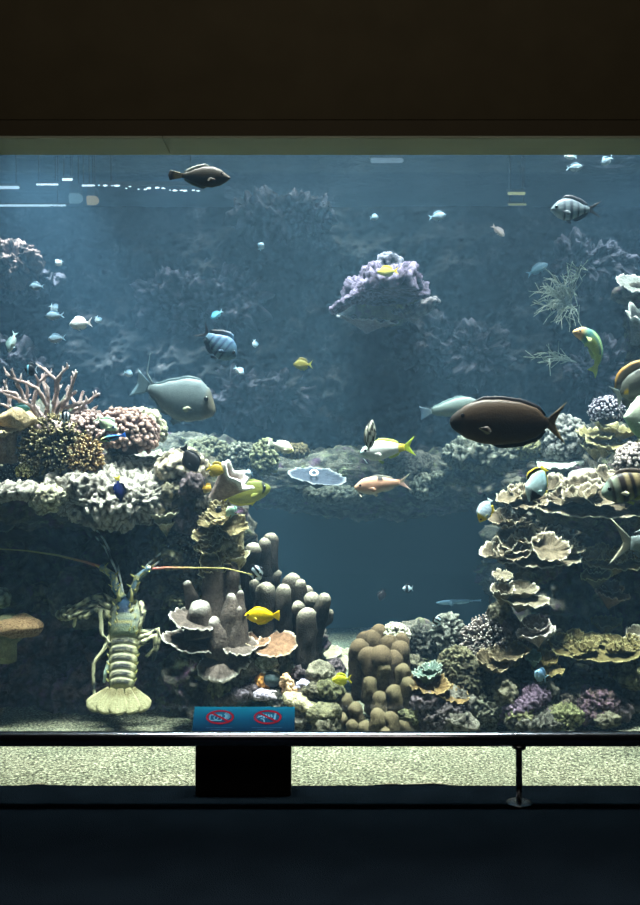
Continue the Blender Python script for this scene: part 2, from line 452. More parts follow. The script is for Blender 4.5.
# window pane
def pane_mat():
    m, nt, out = nt_new('window_acrylic'); L = nt.links.new
    t = nd(nt, 'ShaderNodeBsdfTransparent'); t.inputs[0].default_value = (.985, .995, .99, 1)
    g = nd(nt, 'ShaderNodeBsdfGlossy', Roughness=.01)
    mx = nd(nt, 'ShaderNodeMixShader'); mx.inputs[0].default_value = .06
    L(t.outputs[0], mx.inputs[1]); L(g.outputs[0], mx.inputs[2]); L(mx.outputs[0], out.inputs[0]); return m
struct_box('window_1', (-3.1, 3.1, 0, .012, -.05, 2.5), pane_mat())

# water body with its haze, and the rippled surface seen from below
def water_mat():
    m, nt, out = nt_new('hazy_water'); L = nt.links.new
    s = nd(nt, 'ShaderNodeVolumeScatter', Density=.028, Anisotropy=.1); s.inputs['Color'].default_value = (.32, .64, .95, 1)
    a = nd(nt, 'ShaderNodeVolumeAbsorption', Density=.13); a.inputs['Color'].default_value = (.2, .68, .76, 1)
    ad = nd(nt, 'ShaderNodeAddShader'); L(s.outputs[0], ad.inputs[0]); L(a.outputs[0], ad.inputs[1])
    L(ad.outputs[0], out.inputs['Volume']); return m
struct_box('water', (-2.88, 2.88, .014, 3.3, -.2, 2.655), water_mat())
def surf_mat():
    m, nt, out = nt_new('water_surface'); L = nt.links.new
    t = nd(nt, 'ShaderNodeBsdfTransparent'); t.inputs[0].default_value = (.95, .98, 1, 1)
    g = nd(nt, 'ShaderNodeBsdfGlossy', Roughness=.04); g.inputs[0].default_value = (.8, .9, .95, 1)
    mx = nd(nt, 'ShaderNodeMixShader'); mx.inputs[0].default_value = .35
    L(t.outputs[0], mx.inputs[1]); L(g.outputs[0], mx.inputs[2]); L(mx.outputs[0], out.inputs[0]); return m
grid_mesh('water_surface', -2.9, 2.9, 300, .02, 3.3, 200, lambda x, y: (x, y, 2.66 + .006 * noise.noise(Vector((x * 5, y * 9, 0))) + .004 * noise.noise(Vector((x * 16, y * 26, 4)))), surf_mat(), 'structure')
struct_box('wall_hood', (-3.2, 3.2, 3.9, 4.0, 2.2, 4.4), plain_mat('hood_wall', (92, 116, 136), .9, scale=3))

# ---------------------------------------------------------------- rail and sign
steel = plain_mat('dark_rail_metal', (150, 150, 156), .13, 1.0, .5, .1, 60)
chrome = plain_mat('worn_steel', (120, 122, 126), .25, 1.0, .5, .1, 60)
def build_rail():
    D = 2.85; r = S(7.4, D); z = H + (452 - 738.3) / F * D; y = D + CY
    root = empty('foot_rail', (0, y, 0), 'low dark metal rail running the full width before the tank window', 'rail')
    V, Fc, _ = tube([(-3.1, 0, z), (-1, 0, z), (1, 0, z), (3.1, 0, z)], [r] * 4, 28, roundtip=False)
    mk('rail_tube', V, Fc, steel, root)
    x = (519 - 320) / F * D
    V, Fc, _ = tube([(x, 0, .005), (x, 0, .09), (x, 0, z - r * .7)], [S(3.2, D)] * 3, 18, roundtip=False)
    p = mk('post', V, Fc, steel, root)
    V, Fc, _ = tube([(x, 0, z - r * 1.25), (x, 0, z - r * .8)], [S(7, D)] * 2, 20, roundtip=False)
    mk('saddle', V, Fc, chrome, p)
    m = MB()
    m.add(*tube([(x, 0, 0.0), (x, 0, .002), (x, 0, .0045), (x, 0, .006)], [S(12.5, D), S(12.5, D), S(11.5, D), S(4, D)], 32, roundtip=False))
    mk('floor_flange', m.V, m.F, chrome, p)
    for a in (0.6, 2.2, 3.9, 5.4):
        V, Fc, _ = tube([(x + .026 * math.cos(a), .026 * math.sin(a), .004), (x + .026 * math.cos(a), .026 * math.sin(a), .0075)], [.004, .003], 10, roundtip=False)
        mk('screw', V, Fc, steel, p)
build_rail()
def build_sign():
    root = empty('sign_box', P(243.5, 785, 2.93) * 1.0, 'small black stand with a sloping blue sign of two crossed-out pictures', 'sign')
    root.location.z = 0; root.location.y = -.045
    X0 = root.location.x; D1, D2 = 2.915, 2.985
    w = S(47.5, 2.93); zt1 = H + (452 - 731) / F * D1; zt2 = H + (452 - 706) / F * D2
    y1, y2 = D1 + CY + .045, D2 + CY + .045 - .003
    V = [(-w, y1, 0), (w, y1, 0), (w, y2, 0), (-w, y2, 0), (-w, y1, zt1 - .004), (w, y1, zt1 - .004), (w, y2, zt2 - .004), (-w, y2, zt2 - .004)]
    mk('stand', V, [(0, 3, 2, 1), (0, 1, 5, 4), (2, 3, 7, 6), (1, 2, 6, 5), (3, 0, 4, 7), (4, 5, 6, 7)], plain_mat('black_stand', (22, 20, 20), .6, spec=.3), root, smooth=False)
    sl = math.atan2(zt2 - zt1, y2 - y1); ln = math.hypot(zt2 - zt1, y2 - y1)
    # panel in its own plane: u across, v up the slope
    pan = bpy.data.objects.new('sign_panel', None)
    def blue():
        m, nt, out = nt_new('blue_sign_print'); L = nt.links.new
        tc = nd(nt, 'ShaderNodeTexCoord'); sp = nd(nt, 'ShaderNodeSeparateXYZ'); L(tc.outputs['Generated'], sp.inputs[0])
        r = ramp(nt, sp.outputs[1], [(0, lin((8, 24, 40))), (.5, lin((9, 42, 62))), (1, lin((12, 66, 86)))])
        b = nd(nt, 'ShaderNodeBsdfDiffuse'); L(r.outputs[0], b.inputs['Color']); L(b.outputs[0], out.inputs[0]); return m
    wp = S(51, 2.93)
    V, Fc = box(-wp, wp, 0, ln, -.003, 0)
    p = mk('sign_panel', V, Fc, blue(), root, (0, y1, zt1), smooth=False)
    p.rotation_euler = (sl, 0, 0)
    red = plain_mat('sign_red', (84, 16, 28), .9, spec=0, noise_amt=.03); wht = plain_mat('sign_white', (66, 98, 116), .9, spec=0, noise_amt=.03)
    ux = wp * 2 / 101                                        # one photo pixel across
    vy = ln / 25.0
    def poly(nm, mat, polys, z=.0006):
        V, Fc = [], []
        for q in polys:
            b = len(V); V += [(x, y, z) for x, y in q]; Fc.append(tuple(range(b, b + len(q))))
        return mk(nm, V, Fc, mat, p, smooth=False)
    def ring(cx, cy, a, b, t, n=40):
        out = []
        for i in range(n):
            c = []
            for k, f in ((i, 1), (i + 1, 1), (i + 1, 0), (i, 0)):
                th = 2 * PI * k / n; c.append((cx + math.cos(th) * (a - (0 if f else t)), cy + math.sin(th) * (b - (0 if f else t * vy / ux * .8))))
            out.append(c)
        return out
    def bar(x0, y0, x1, y1, w):
        d = Vector((x1 - x0, y1 - y0)); nrm = Vector((-d.y, d.x)).normalized() * w / 2
        return [(x0 + nrm.x, y0 + nrm.y), (x0 - nrm.x, y0 - nrm.y), (x1 - nrm.x, y1 - nrm.y), (x1 + nrm.x, y1 + nrm.y)]
    for side, cxp in ((0, 217.5), (1, 265)):
        cx = (cxp - 241.5) * ux; cy = ln * .57; a, b = 14 * ux, 7.2 * vy
        o = poly('prohibition_ring', red, ring(cx, cy, a, b, 2.2 * ux) + [bar(cx - a * .72, cy + b * .68, cx + a * .72, cy - b * .68, 1.9 * ux)], .0012)
        ic = []
        if side == 0:                                       # camera with a flash
            x0, x1, yb, yt = cx - 10 * ux, cx + 1.5 * ux, cy - 3.2 * vy, cy + 2.2 * vy; t = .9 * ux
            ic += [bar(x0, yb, x1, yb, t), bar(x0, yt, x1, yt, t), bar(x0, yb, x0, yt, t), bar(x1, yb, x1, yt, t)] + ring(cx - 4 * ux, cy - .6 * vy, 2.4 * ux, 2.2 * vy, .8 * ux, 18)
            ic += [bar(cx - 8 * ux, yt + .8 * vy, cx - 4.5 * ux, yt + .8 * vy, .9 * ux)]
            for k in range(7):
                th = -1.0 + k * .36; ic.append(bar(cx + 3.5 * ux + math.cos(th) * 1.6 * ux, cy + 1.0 * vy + math.sin(th) * 1.5 * vy, cx + 3.5 * ux + math.cos(th) * 6.5 * ux, cy + 1.0 * vy + math.sin(th) * 4.2 * vy, .75 * ux))
        else:                                               # hand knocking on a pane
            for k in range(4): ic.append(bar(cx - (4.5 - 2.6 * k) * ux, cy + 3.6 * vy - .3 * k * vy, cx - (3.4 - 2.6 * k) * ux, cy - (1.0 - .3 * k) * vy, 1.6 * ux))
            ic += [bar(cx + 6.5 * ux, cy - 3.4 * vy, cx + 7.8 * ux, cy + 4.0 * vy, 2.0 * ux), bar(cx - 10 * ux, cy - .4 * vy, cx - 4 * ux, cy + 2.6 * vy, 1.2 * ux), bar(cx - 9.5 * ux, cy + 1.2 * vy, cx - 5 * ux, cy + .2 * vy, .9 * ux), bar(cx - 4 * ux, cy - 1.8 * vy, cx - 3 * ux, cy - 5 * vy, 1.2 * ux), bar(cx - 7 * ux, cy - 1.5 * vy, cx - 4 * ux, cy - 2.0 * vy, .9 * ux)]
        poly('crossed_out_picture', wht, ic)
        rows = [[(-13, 3), (-9, 3.5), (-4.6, 6), (2.4, 3), (6.2, 7)], [(-8, 3), (-4.2, 5), (1.6, 6)]] if side == 0 else [[(-15, 4), (-10, 3), (-6.2, 6), (.8, 3), (4.6, 5), (10.4, 4)], [(-9, 5), (-3.2, 3), (.6, 6)]]
        tx = []
        for rI, row in enumerate(rows):
            for (xw, wl) in row:
                k = 0
                while k < wl - .4:
                    tx.append(bar(cx + (xw + k) * ux, (3.6 - 1.7 * rI) * vy, cx + (xw + k + .55) * ux, (3.6 - 1.7 * rI) * vy, .55 * vy)); k += .85
        poly('lettering', plain_mat('sign_faint_white', (38, 62, 82), .9, spec=0), tx)
build_sign()

# ---------------------------------------------------------------- glowing tubes added for glints at the water surface
def glint_fixture(label, px, py, D, wpx, hpx, c, power):  # added tube, cover and wires, standing in for one surface glint
    root = empty('surface_glint', P(px, py, D), label, 'glint', 'glints at the water surface')
    w, h = S(wpx, D) / 2, S(hpx, D) / 2
    m, nt, out = nt_new('glint_glow'); e = nd(nt, 'ShaderNodeEmission', Strength=power); e.inputs[0].default_value = (*lin(c), 1); nt.links.new(e.outputs[0], out.inputs[0])
    V, Fc, _ = tube([(-w, 0, 0), (0, 0, 0), (w, 0, 0)], [h] * 3, 12)
    mk('tube', V, Fc, m, root)
    for sx in (-1, 1):
        V, Fc, _ = tube([(sx * w * .8, h, h * 2), (sx * w * .8, h, .5), (sx * w * .8, h, 4.4 - root.location.z)], [.006] * 3, 6, roundtip=False)
        mk('hanger', V, Fc, plain_mat('hanger_wire', (60, 70, 78), .5), root)
    V, Fc = box(-w * 1.1, w * 1.1, .0, h * 3, h * 1.2, h * 3)
    mk('glint_cover', V, Fc, plain_mat('glint_housing', (90, 100, 108), .5), root, smooth=False)
# ---------------------------------------------------------------- reef rock
ROCK = coral_mat((44, 42, 38), (116, 110, 96), None, 14, .9, False, .9, 1, ((86, 62, 80), (110, 112, 84)))
ROCKP = coral_mat((58, 48, 54), (128, 106, 112), None, 14, .9, False, .9, 1, ((120, 88, 118), (60, 56, 50)))
ROCKB = coral_mat((62, 56, 42), (142, 130, 98), None, 16, .9, False, .9, 1, ((150, 140, 112), (96, 70, 84), (120, 116, 60)))
RG = 'dark reef rocks'
def rock(label, px, py, D, w, h, dep, seed, mat=ROCK, sub=5, rot=0):
    return blob_coral('reef_rock', label, 'rock', px, py, D, w, h, mat, [('f', S(min(w, h), D) * .16, 5), ('r', S(min(w, h), D) * .08, 14), ('c', .022, 26), ('c', .01, 60)], seed, dep, 6 if w > 55 else 5, RG, rot)
rock('largest dark rock mass at left, forming the cave behind the lobster', 62, 590, 4.75, 300, 300, 150, 1)
rock('dark rock buttress under the folded tan leaf coral', 196, 590, 4.35, 110, 250, 100, 2)
rock('broad rock shelf carrying the grey nodular coral and bushy coral', 82, 492, 4.35, 250, 62, 170, 3)
rock('mauve boulder behind the lobster tail, resting on the sand', 140, 678, 4.1, 100, 110, 80, 4, ROCKP)
rock('dark boulder on the sand at the far left below the orange mushroom coral', 30, 668, 4.15, 110, 100, 80, 5, ROCKP)
rock('low dark boulder on the sand just left of the lobster tail', 82, 690, 4.0, 80, 60, 60, 6, ROCKP)
rock('rounded dark rock left of the lobster head under the red feeler', 82, 598, 4.05, 50, 54, 46, 7)
rock('brown knobbly rock right of the lobster head behind the antennae', 178, 572, 4.05, 62, 60, 50, 8, ROCKB)
rock('small dark brown rock in the cave left of the lobster legs', 45, 602, 4.2, 34, 30, 40, 9, ROCKB)
rock('dark rock beneath the grey leather coral, beside the sign', 200, 690, 4.0, 90, 90, 70, 10)
rock('dark rock under the column corals', 268, 655, 4.15, 110, 110, 80, 11)
rock('low rock bed behind the sign carrying orange sponges', 268, 706, 3.85, 100, 60, 60, 12, ROCKB)
rock('rubble boulder to the left of the brown pillar coral', 312, 700, 3.8, 56, 60, 50, 13, ROCKB)
rock('dark rock core of the right reef behind the tiered plates', 612, 600, 4.85, 220, 270, 130, 14)
rock('dark pitted rock under the right reef, meeting the sand', 520, 690, 4.15, 130, 110, 80, 15)
rock('purple-grey rock below the yellow-green massive coral', 450, 712, 3.85, 110, 56, 60, 16, ROCKP)
rock('dark knobbly rock between the pillar coral and pale bumpy coral', 416, 652, 4.2, 50, 64, 50, 17)
rock('small dark olive rock in the shade low at the far right', 622, 690, 4.1, 60, 80, 50, 18)
rock('dim rock face on the middle ledge behind the goatfish', 370, 482, 5.6, 300, 58, 90, 19, ROCK)
rock('hazy rock ledge behind the left reef under the big silver fish', 195, 466, 5.5, 150, 60, 90, 20)
rock('hazy rock ledge behind the large dark surgeonfish', 520, 476, 5.4, 190, 62, 90, 21)
rock('hazy rock ledge at far right behind the yellow plates', 630, 462, 5.2, 110, 70, 80, 22)
rock('dark rock foot joining the frilled plate corals at right', 575, 520, 4.65, 130, 80, 110, 23)

# ---------------------------------------------------------------- left reef
rnd = random.Random(11)
def branch_mesh(base, tip, r0, r1, side, rnd, depth=1, n=9):
    m = MB(); pts = path(base, tip, 6, bend=Vector((rnd.uniform(-1, 1), rnd.uniform(-1, 1), .4)) * (tip - base).length * .07, jit=.02, rnd=rnd)
    rr = [r0 + (r1 - r0) * i / 6 for i in range(7)]
    m.add(*tube(pts, rr, n, r0 * .16, 90, rnd.random() * 50, .28))
    L = (tip - base).length; d = (tip - base).normalized()
    for s in range(side):
        i = rnd.randint(3, 6); p = pts[i]; q = Vector((rnd.uniform(-1, 1), rnd.uniform(-.7, .7), rnd.uniform(.2, 1))).normalized()
        q = (d * .7 + q).normalized(); l = L * rnd.uniform(.16, .32)
        m.add(*tube(path(p, p + q * l, 3), [rr[i] * .9, rr[i] * .8, rr[i] * .65, rr[i] * .5], n - 1, r0 * .1, 90, rnd.random() * 50, .4))
    return m
def staghorn():
    D = 3.98; mat = coral_mat((160, 136, 132), (204, 182, 174), (255, 255, 255), 40, .5, True, .9, 1.8)
    root = empty('staghorn_coral', P(52, 420, D), 'pinkish-grey branching staghorn coral crowning the left reef, white-tipped', 'coral')
    Q = [(54, 412, 57, 380, 40, 366), (54, 404, 59, 379, 70, 368), (49, 408, 41, 389, 12, 376), (32, 416, 38, 382, 49, 371), (60, 414, 71, 397, 80, 373), (62, 410, 90, 402, 101, 394), (75, 424, 71, 403, 63, 393), (77, 424, 86, 416, 96, 407),
         (28, 410, 16, 393, -2, 391), (8, 416, 8, 398, 3, 381), (32, 412, 22, 387, 17, 372), (44, 414, 42, 391, 35, 372), (80, 420, 80, 404, 82, 392), (49, 424, 39, 417, 26, 401), (48, 412, 49, 398, 48, 386), (66, 418, 66, 398, 67, 385),
         (20, 418, 28, 398, 28, 384), (14, 420, 10, 408, -4, 402), (38, 418, 26, 404, 22, 396), (58, 416, 52, 392, 55, 384), (52, 418, 62, 404, 78, 391), (86, 424, 84, 410, 90, 400), (40, 420, 34, 406, 12, 396), (66, 420, 76, 410, 88, 408)]
    B = [((q[0], q[1]), (q[2], q[3]), (q[4], q[5])) for q in Q]
    for (a, b, c) in B:
        dd = rnd.uniform(-.12, .12)
        o = lambda p, k: Vector((S(p[0] - 52, D), dd * k, -S(p[1] - 420, D)))
        m = branch_mesh(o(a, .3), o(b, .7), S(2.3, D), S(1.9, D), 1, rnd)
        m2 = branch_mesh(o(b, .7), o(c, 1), S(1.9, D), S(1.25, D), 3, rnd)
        m.T = [0.0 if t < .9 else t * .3 for t in m.T]; m.add(m2.V, m2.F, m2.T)
        m.build('branch', mat, root)
    V, Fc, T = blob(S(40, D), .12, S(7, D), [('f', .03, 12), ('c', .02, 50)], 3, 5)
    mk('base', V, Fc, mat, root, (0, 0, -S(8, D)), [0] * len(V))
staghorn()
grey = coral_mat((122, 115, 104), (172, 164, 150), (228, 220, 204), 34, .7, True, .9, .8)
blob_coral('nodular_coral', 'large grey-white nodular coral mound on the left reef shelf', 'coral', 113, 487, 3.98, 132, 48, grey, [('f', .05, 7), ('c', .024, 32), ('c', .011, 75), ('r', .014, 24)], 31, 130, 7).rotation_euler = (math.radians(15), 0, 0)
blob_coral('nodular_coral', 'small whitish nodular coral ridge jutting over the cave at far left', 'coral', 20, 491, 3.76, 50, 15, grey, [('f', .02, 12), ('c', .016, 36), ('c', .01, 75), ('r', .008, 30)], 32, 44, 6)
blob_coral('nodular_coral', 'tan knobbly coral clump above the cave left of the grey mound', 'coral', 50, 496, 3.78, 38, 24, coral_mat((110, 104, 80), (164, 156, 124), (214, 208, 180), 30, .6), [('f', .022, 12), ('c', .016, 36), ('c', .01, 75), ('r', .008, 30)], 33, 44, 6)
tuft_coral('cauliflower_coral', 'pinkish brown cauliflower coral right of the staghorn coral', 124, 436, 4.05, 64, 44, 300, 4, 2.0, 2.6, coral_mat((104, 78, 70), (150, 118, 106), (206, 176, 162), 30, .6, True, .9, .8), 34, 50)
tuft_coral('cauliflower_coral', 'pink knobbly coral under the staghorn tips with the cleaner wrasse', 88, 430, 3.98, 50, 26, 200, 4, 1.8, 2.3, coral_mat((110, 84, 76), (160, 126, 116), (216, 192, 182), 30, .6, True, .9, .8), 35, 40)
tuft_coral('cauliflower_coral', 'pale tan cauliflower coral behind the pinkish brown one', 142, 430, 4.35, 40, 36, 190, 4, 2.0, 2.4, coral_mat((140, 136, 104), (184, 178, 142), (222, 216, 188), 30, .6, True, .9, .8), 36)
def bushy(label, px, py, D, w, h, n, seed, mat, dd=.07, up=.8):
    r = random.Random(seed); root = empty('bushy_coral', P(px, py, D), label, 'coral')
    for i in range(n):
        a = r.uniform(-1, 1); b = Vector((S(a * w * .3, D), r.uniform(-.02, .04), S(-h * .5, D)))
        t = Vector((S(a * w * .5, D) + r.uniform(-.01, .01), r.uniform(-1.6, .6) * dd, S(h * (.5 - .45 * a * a - r.uniform(0, .35)), D)))
        m = branch_mesh(b, t, S(2.3, D), S(1.3, D), 4, r, n=7); m.build('branch', mat, root)
    V, Fc, T = blob(S(w * .42, D), dd, S(h * .42, D), [('f', .02, 12), ('c', .02, 40)], seed, 4); mk('base', V, Fc, mat, root, (0, .05, -S(h * .12, D)), [0] * len(V))
tuft_coral('bushy_coral', 'olive-brown bushy branching coral hanging below the staghorn coral', 56, 448, 3.9, 60, 50, 230, 8, 2.0, 1.2, coral_mat((66, 60, 38), (130, 116, 72), (206, 190, 146), 40, .5, True), 41, 34, -.8, .7)
tuft_coral('bushy_coral', 'amber bushy coral at the right of the olive one', 86, 457, 3.86, 24, 36, 110, 6, 1.8, 1.1, coral_mat((112, 86, 48), (176, 140, 88), (220, 196, 150), 40, .5, True), 42, 20, -.8, .6)
leather = coral_mat((170, 146, 108), (206, 184, 142), (226, 210, 176), 24, .5, True)
blob_coral('leather_coral', 'lumpy tan leather coral below the leftmost staghorn branches', 'coral', 19, 419, 3.86, 36, 20, leather, [('f', .012, 12), ('n', .03, 17)], 43, 34)
plate_coral('leather_coral', 'flat orange-tan leather coral at the left edge above the pale hanging stalk', 'coral', 2, 427, 3.85, [(0, 0, 0, 34, .16, .0, .012, 16, 6)], leather, 44)
finger_coral('sponge', 'pale brown drooping sponge trunk at the left edge', 'sponge', 6, 448, 3.88, [(-4, 14, -6, -18, 0, 8, 9), (7, 14, 6, -16, 0, 5, 6)], coral_mat((110, 92, 72), (158, 142, 122), (176, 170, 160), 16, .4), 45, part='trunk', tipfrac=.2)
tuft_coral('bushy_coral', 'small dark bluish bushy coral under the drooping sponge at far left', 13, 476, 3.9, 28, 22, 110, 4, 1.5, 1.0, coral_mat((40, 44, 52), (78, 82, 88), (130, 136, 130), 40, .5), 46, 20, -.6, .5)
tuft_coral('bushy_coral', 'small olive-yellow tuft beside the dark bluish coral at far left', 25, 471, 3.84, 11, 13, 50, 3, 1.3, 1.0, coral_mat((96, 90, 44), (150, 140, 80), (190, 180, 120), 40, .5), 47, 10, -.6, .5)
plate_coral('mushroom_plate_coral', 'dim round brown plate coral on the cave wall at the left edge', 'coral', 2, 518, 4.1, [(0, 0, 0, 36, .14, .01, .004, 62, 0)], coral_mat((62, 60, 54), (96, 92, 80), (150, 146, 120), 24, .5), 48)
plate_coral('plate_coral', 'grey ridged plate coral across the top of the grey nodular mound', 'coral', 144, 463, 4.12, [(0, 0, 0, 62, .16, .02, .014, 14, 0), (8, -6, .05, 44, .12, .02, .012, 10, -4)], coral_mat((96, 94, 86), (140, 136, 124), (206, 200, 184), 26, .6), 49)
blob_coral('porites_coral', 'cream-topped brown coral boulder beneath the black tang', 'coral', 184, 468, 3.95, 52, 36, coral_mat((120, 104, 82), (196, 182, 154), (232, 222, 200), 14, .6), [('f', .02, 8), ('c', .02, 40)], 50, 50)
rock('dark rubble slope beneath the cream-topped coral boulder', 184, 504, 4.0, 52, 60, 50, 51)
plate_coral('cup_coral', 'small cream saucer coral on the dark slope right of the grey mound', 'coral', 163, 517, 3.85, [(0, 0, 0, 32, .12, .03, .008, 12, 0), (3, 7, -.01, 22, .08, .02, .006, 20, 0)], coral_mat((150, 140, 106), (192, 182, 146), (230, 224, 196), 24, .5), 52)
def frill(name, label, px, py, D, w, h, mat, seed, tilt=(0, 0, 0), flare=1.0, nruf=5):
    """vase of thin folded tissue with a wavy white lip"""
    rows, n = 16, 90; V, Fc, T = [], [], []; o = seed * 3.1
    for side in (0, 1):
        for i in range(rows + 1):
            t = i / rows
            for j in range(n):
                th = 2 * PI * j / n; c, s = math.cos(th), math.sin(th)
                ruf = math.sin(nruf * th + 1.3) * .42 + noise.noise(Vector((c * 1.4 + o, s * 1.4, t * .5))) * .5
                R = (.28 + .72 * t ** 1.6 * flare) * (1 + .3 * ruf * t ** 2) - (.012 / S(w, D) * 2 if side else 0)
                V.append((S(w, D) / 2 * R * c, S(w, D) * .4 * R * s, S(h, D) * (t - .5) + S(h, D) * .22 * ruf * t ** 3)); T.append(sstep(.84, .97, t))
    M = (rows + 1) * n
    for sd in (0, 1):
        for i in range(rows):
            for j in range(n):
                a, b = sd * M + i * n + j, sd * M + i * n + (j + 1) % n
                Fc.append((a, b, b + n, a + n) if not sd else (a, a + n, b + n, b))
    for j in range(n):
        a, b = rows * n + j, rows * n + (j + 1) % n; Fc.append((a, b, b + M, a + M))
    Fc.append(tuple(range(n))[::-1])
    ob = mk(name, V, Fc, mat, None, P(px, py, D), T); ob.rotation_euler = tuple(math.radians(a) for a in tilt); return tag(ob, label, 'coral')
frill('vase_coral', 'pale lilac-brown vase coral with a frilled white lip on the left reef edge', 223, 489, 3.82, 40, 42, coral_mat((116, 100, 92), (156, 138, 128), (244, 240, 230), 12, .2), 53, (14, 44, 0), 1.0)
TANL = coral_mat((100, 88, 60), (152, 137, 96), (206, 192, 150), 34, .8)
def leaf_coral():
    D = 3.8; r = random.Random(9); root = empty('leaf_coral', P(222, 540, D), 'folded tan leaf coral spilling down the edge of the left reef', 'coral')
    V, Fc, T = blob(S(19, D), .1, S(36, D), [('f', .03, 9), ('c', .02, 34)], 54, 5); mk('foot', V, Fc, TANL, root, (0, .05, -.01), T)
    for i in range(17):
        v = -1 + 2 * (i + .5) / 17; u = r.uniform(-1, 1) * (.95 - .3 * abs(v))
        w = S(r.uniform(20, 30), D)
        V, Fc, T = plate(w / 2, w * .42, w * .16, r.choice((4, 5, 6)), .016, 500 + i, .012, .03, rimw=.12)
        o = mk('leaf', V, Fc, TANL, root, (S(18, D) * u, -.03 - r.uniform(0, .05) * (1 - abs(u)), S(32, D) * -v), T)
        o.rotation_euler = (math.radians(r.uniform(28, 58)), math.radians(22 * u + r.uniform(-12, 12)), 0)
leaf_coral()
blob_coral('brain_coral', 'small yellowish knobbly coral column in front of the folded leaf coral', 'coral', 226, 546, 3.8, 14, 30, coral_mat((140, 130, 84), (196, 186, 130), (226, 220, 176), 30, .5), [('n', .01, 30), ('c', .01, 60)], 55, 14, 4)
plate_coral('cup_coral', 'small pale yellow saucer coral above the grey leather coral', 'coral', 236, 559, 3.78, [(0, 0, 0, 28, .09, .03, .008, 20, 0)], coral_mat((160, 150, 104), (204, 194, 150), (236, 230, 200), 24, .5), 56)
tuft_coral('bushy_coral', 'dark tangled coral growth on the slope under the vase coral', 188, 545, 3.95, 36, 34, 130, 7, 1.8, 1.2, coral_mat((56, 54, 46), (104, 100, 86), (160, 156, 136), 40, .5), 57, 24, -.6, .7)
# ---- mushroom leather coral at the left edge
def mushroom(label, px, py, D, w, h, mat, stem, seed):
    root = empty('mushroom_coral', P(px, py, D), label, 'coral')
    V, Fc, T = blob(S(w, D) / 2, S(w, D) * .34, S(h, D) / 2, [('n', .022, 10), ('n', .008, 30), ('c', .004, 150)], seed, 6); mk('cap', V, Fc, mat, root, None, T)
    V, Fc, T = tube([(-.05, .02, -S(h, D) * 1.3), (-.045, .02, -S(h, D) * .6), (-.03, .02, -S(h, D) * .2)], [S(14, D), S(13, D), S(18, D)], 18, .008, 20); mk('stem', V, Fc, stem, root, None, [0] * len(V))
mushroom('fuzzy orange-tan mushroom leather coral at the left edge beside the lobster legs', 13, 626, 3.72, 56, 27, coral_mat((150, 112, 74), (196, 156, 110), (216, 180, 136), 60, .9, True), coral_mat((92, 92, 66), (136, 134, 98), None, 20, .4), 58)
blob_coral('encrusting_coral', 'small pale green encrusting lump at the left edge in the cave', 'coral', 2, 598, 4.0, 16, 20, coral_mat((90, 100, 80), (150, 160, 136), (190, 200, 176), 30, .6), [('f', .01, 14), ('c', .012, 40)], 59, 20, 4)
blob_coral('encrusting_coral', 'yellow-white crusted ridge left of the lobster, under its legs', 'coral', 76, 611, 3.9, 40, 12, coral_mat((84, 80, 56), (150, 144, 110), (200, 196, 160), 40, .7), [('f', .014, 14), ('c', .016, 40)], 60, 26, 5, None, -14)
# ---- grey leather coral with pale-rimmed shelves
GL = coral_mat((62, 53, 47), (100, 88, 79), (204, 196, 182), 16, .5)
def grey_leather():
    D = 3.72
    root = finger_coral('leather_coral', 'grey-brown leather coral with stubby knobs and pale-edged shelves, right of the lobster', 'coral', 210, 612, D,
        [(-4, 34, 8, -40, .02, 19, 7), (2, 30, -1, -38, .03, 14, 5.5), (12, 24, 17, -44, .04, 13, 5), (6, 24, 8, -48, .05, 11, 5), (-16, 14, -23, -27, .02, 8, 4), (20, 46, 22, -14, -.02, 17, 6), (24, 54, 27, -4, -.03, 16, 5), (-6, 24, -9, -4, -.05, 18, 11), (22, 58, 26, 28, -.06, 14, 5), (16, 0, 23, -46, .03, 9, 5), (28, 20, 31, -18, -.01, 9, 4.5), (34, 40, 33, -2, .0, 11, 5), (10, 40, 6, 10, -.05, 16, 8)], GL, 61, part='knob', bump=.014, bf=16, tipfrac=.25, n=22)
    for (dx, dy, dd, w, dep, lift, amp, tx, ty) in ((-14, 4, -.05, 50, .2, -.0, .012, 14, 12), (-18, 26, -.05, 56, .2, .0, .01, 12, 14), (14, 42, -.07, 52, .2, -.03, .016, 26, -10), (30, 30, -.05, 36, .16, .0, .012, 16, 6)):
        V, Fc, T = plate(S(w, D) / 2, dep / 2, lift, 5, amp, dx + 90, .016, .05, rimw=.1)
        o = mk('shelf', V, Fc, GL, root, (S(dx, D), dd, -S(dy, D)), T); o.rotation_euler = (math.radians(tx), math.radians(ty), 0); o['label'] = 'shelf with a pale edge'
grey_leather()
COL = coral_mat((22, 20, 18), (52, 46, 40), (168, 158, 138), 22, .8)  # dark sides and pale tops: overhead light put into the colour
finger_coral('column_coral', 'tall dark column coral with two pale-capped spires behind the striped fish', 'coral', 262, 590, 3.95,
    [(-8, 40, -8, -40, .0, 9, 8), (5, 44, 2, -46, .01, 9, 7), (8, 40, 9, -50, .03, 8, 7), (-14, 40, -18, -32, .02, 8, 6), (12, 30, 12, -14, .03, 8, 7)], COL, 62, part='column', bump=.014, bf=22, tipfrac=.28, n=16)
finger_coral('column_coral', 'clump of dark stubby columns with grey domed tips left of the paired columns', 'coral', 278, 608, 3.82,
    [(-12, 44, -12, -18, -.03, 14, 10), (6, 44, 6, -16, -.02, 11, 9), (-2, 44, 14, -26, .02, 10, 9), (18, 40, 22, -22, .01, 9, 7), (26, 36, 29, -16, .03, 9, 6), (-4, 40, -24, -22, .04, 9, 6)], COL, 63, part='column', bump=.012, bf=22, tipfrac=.3, n=18)
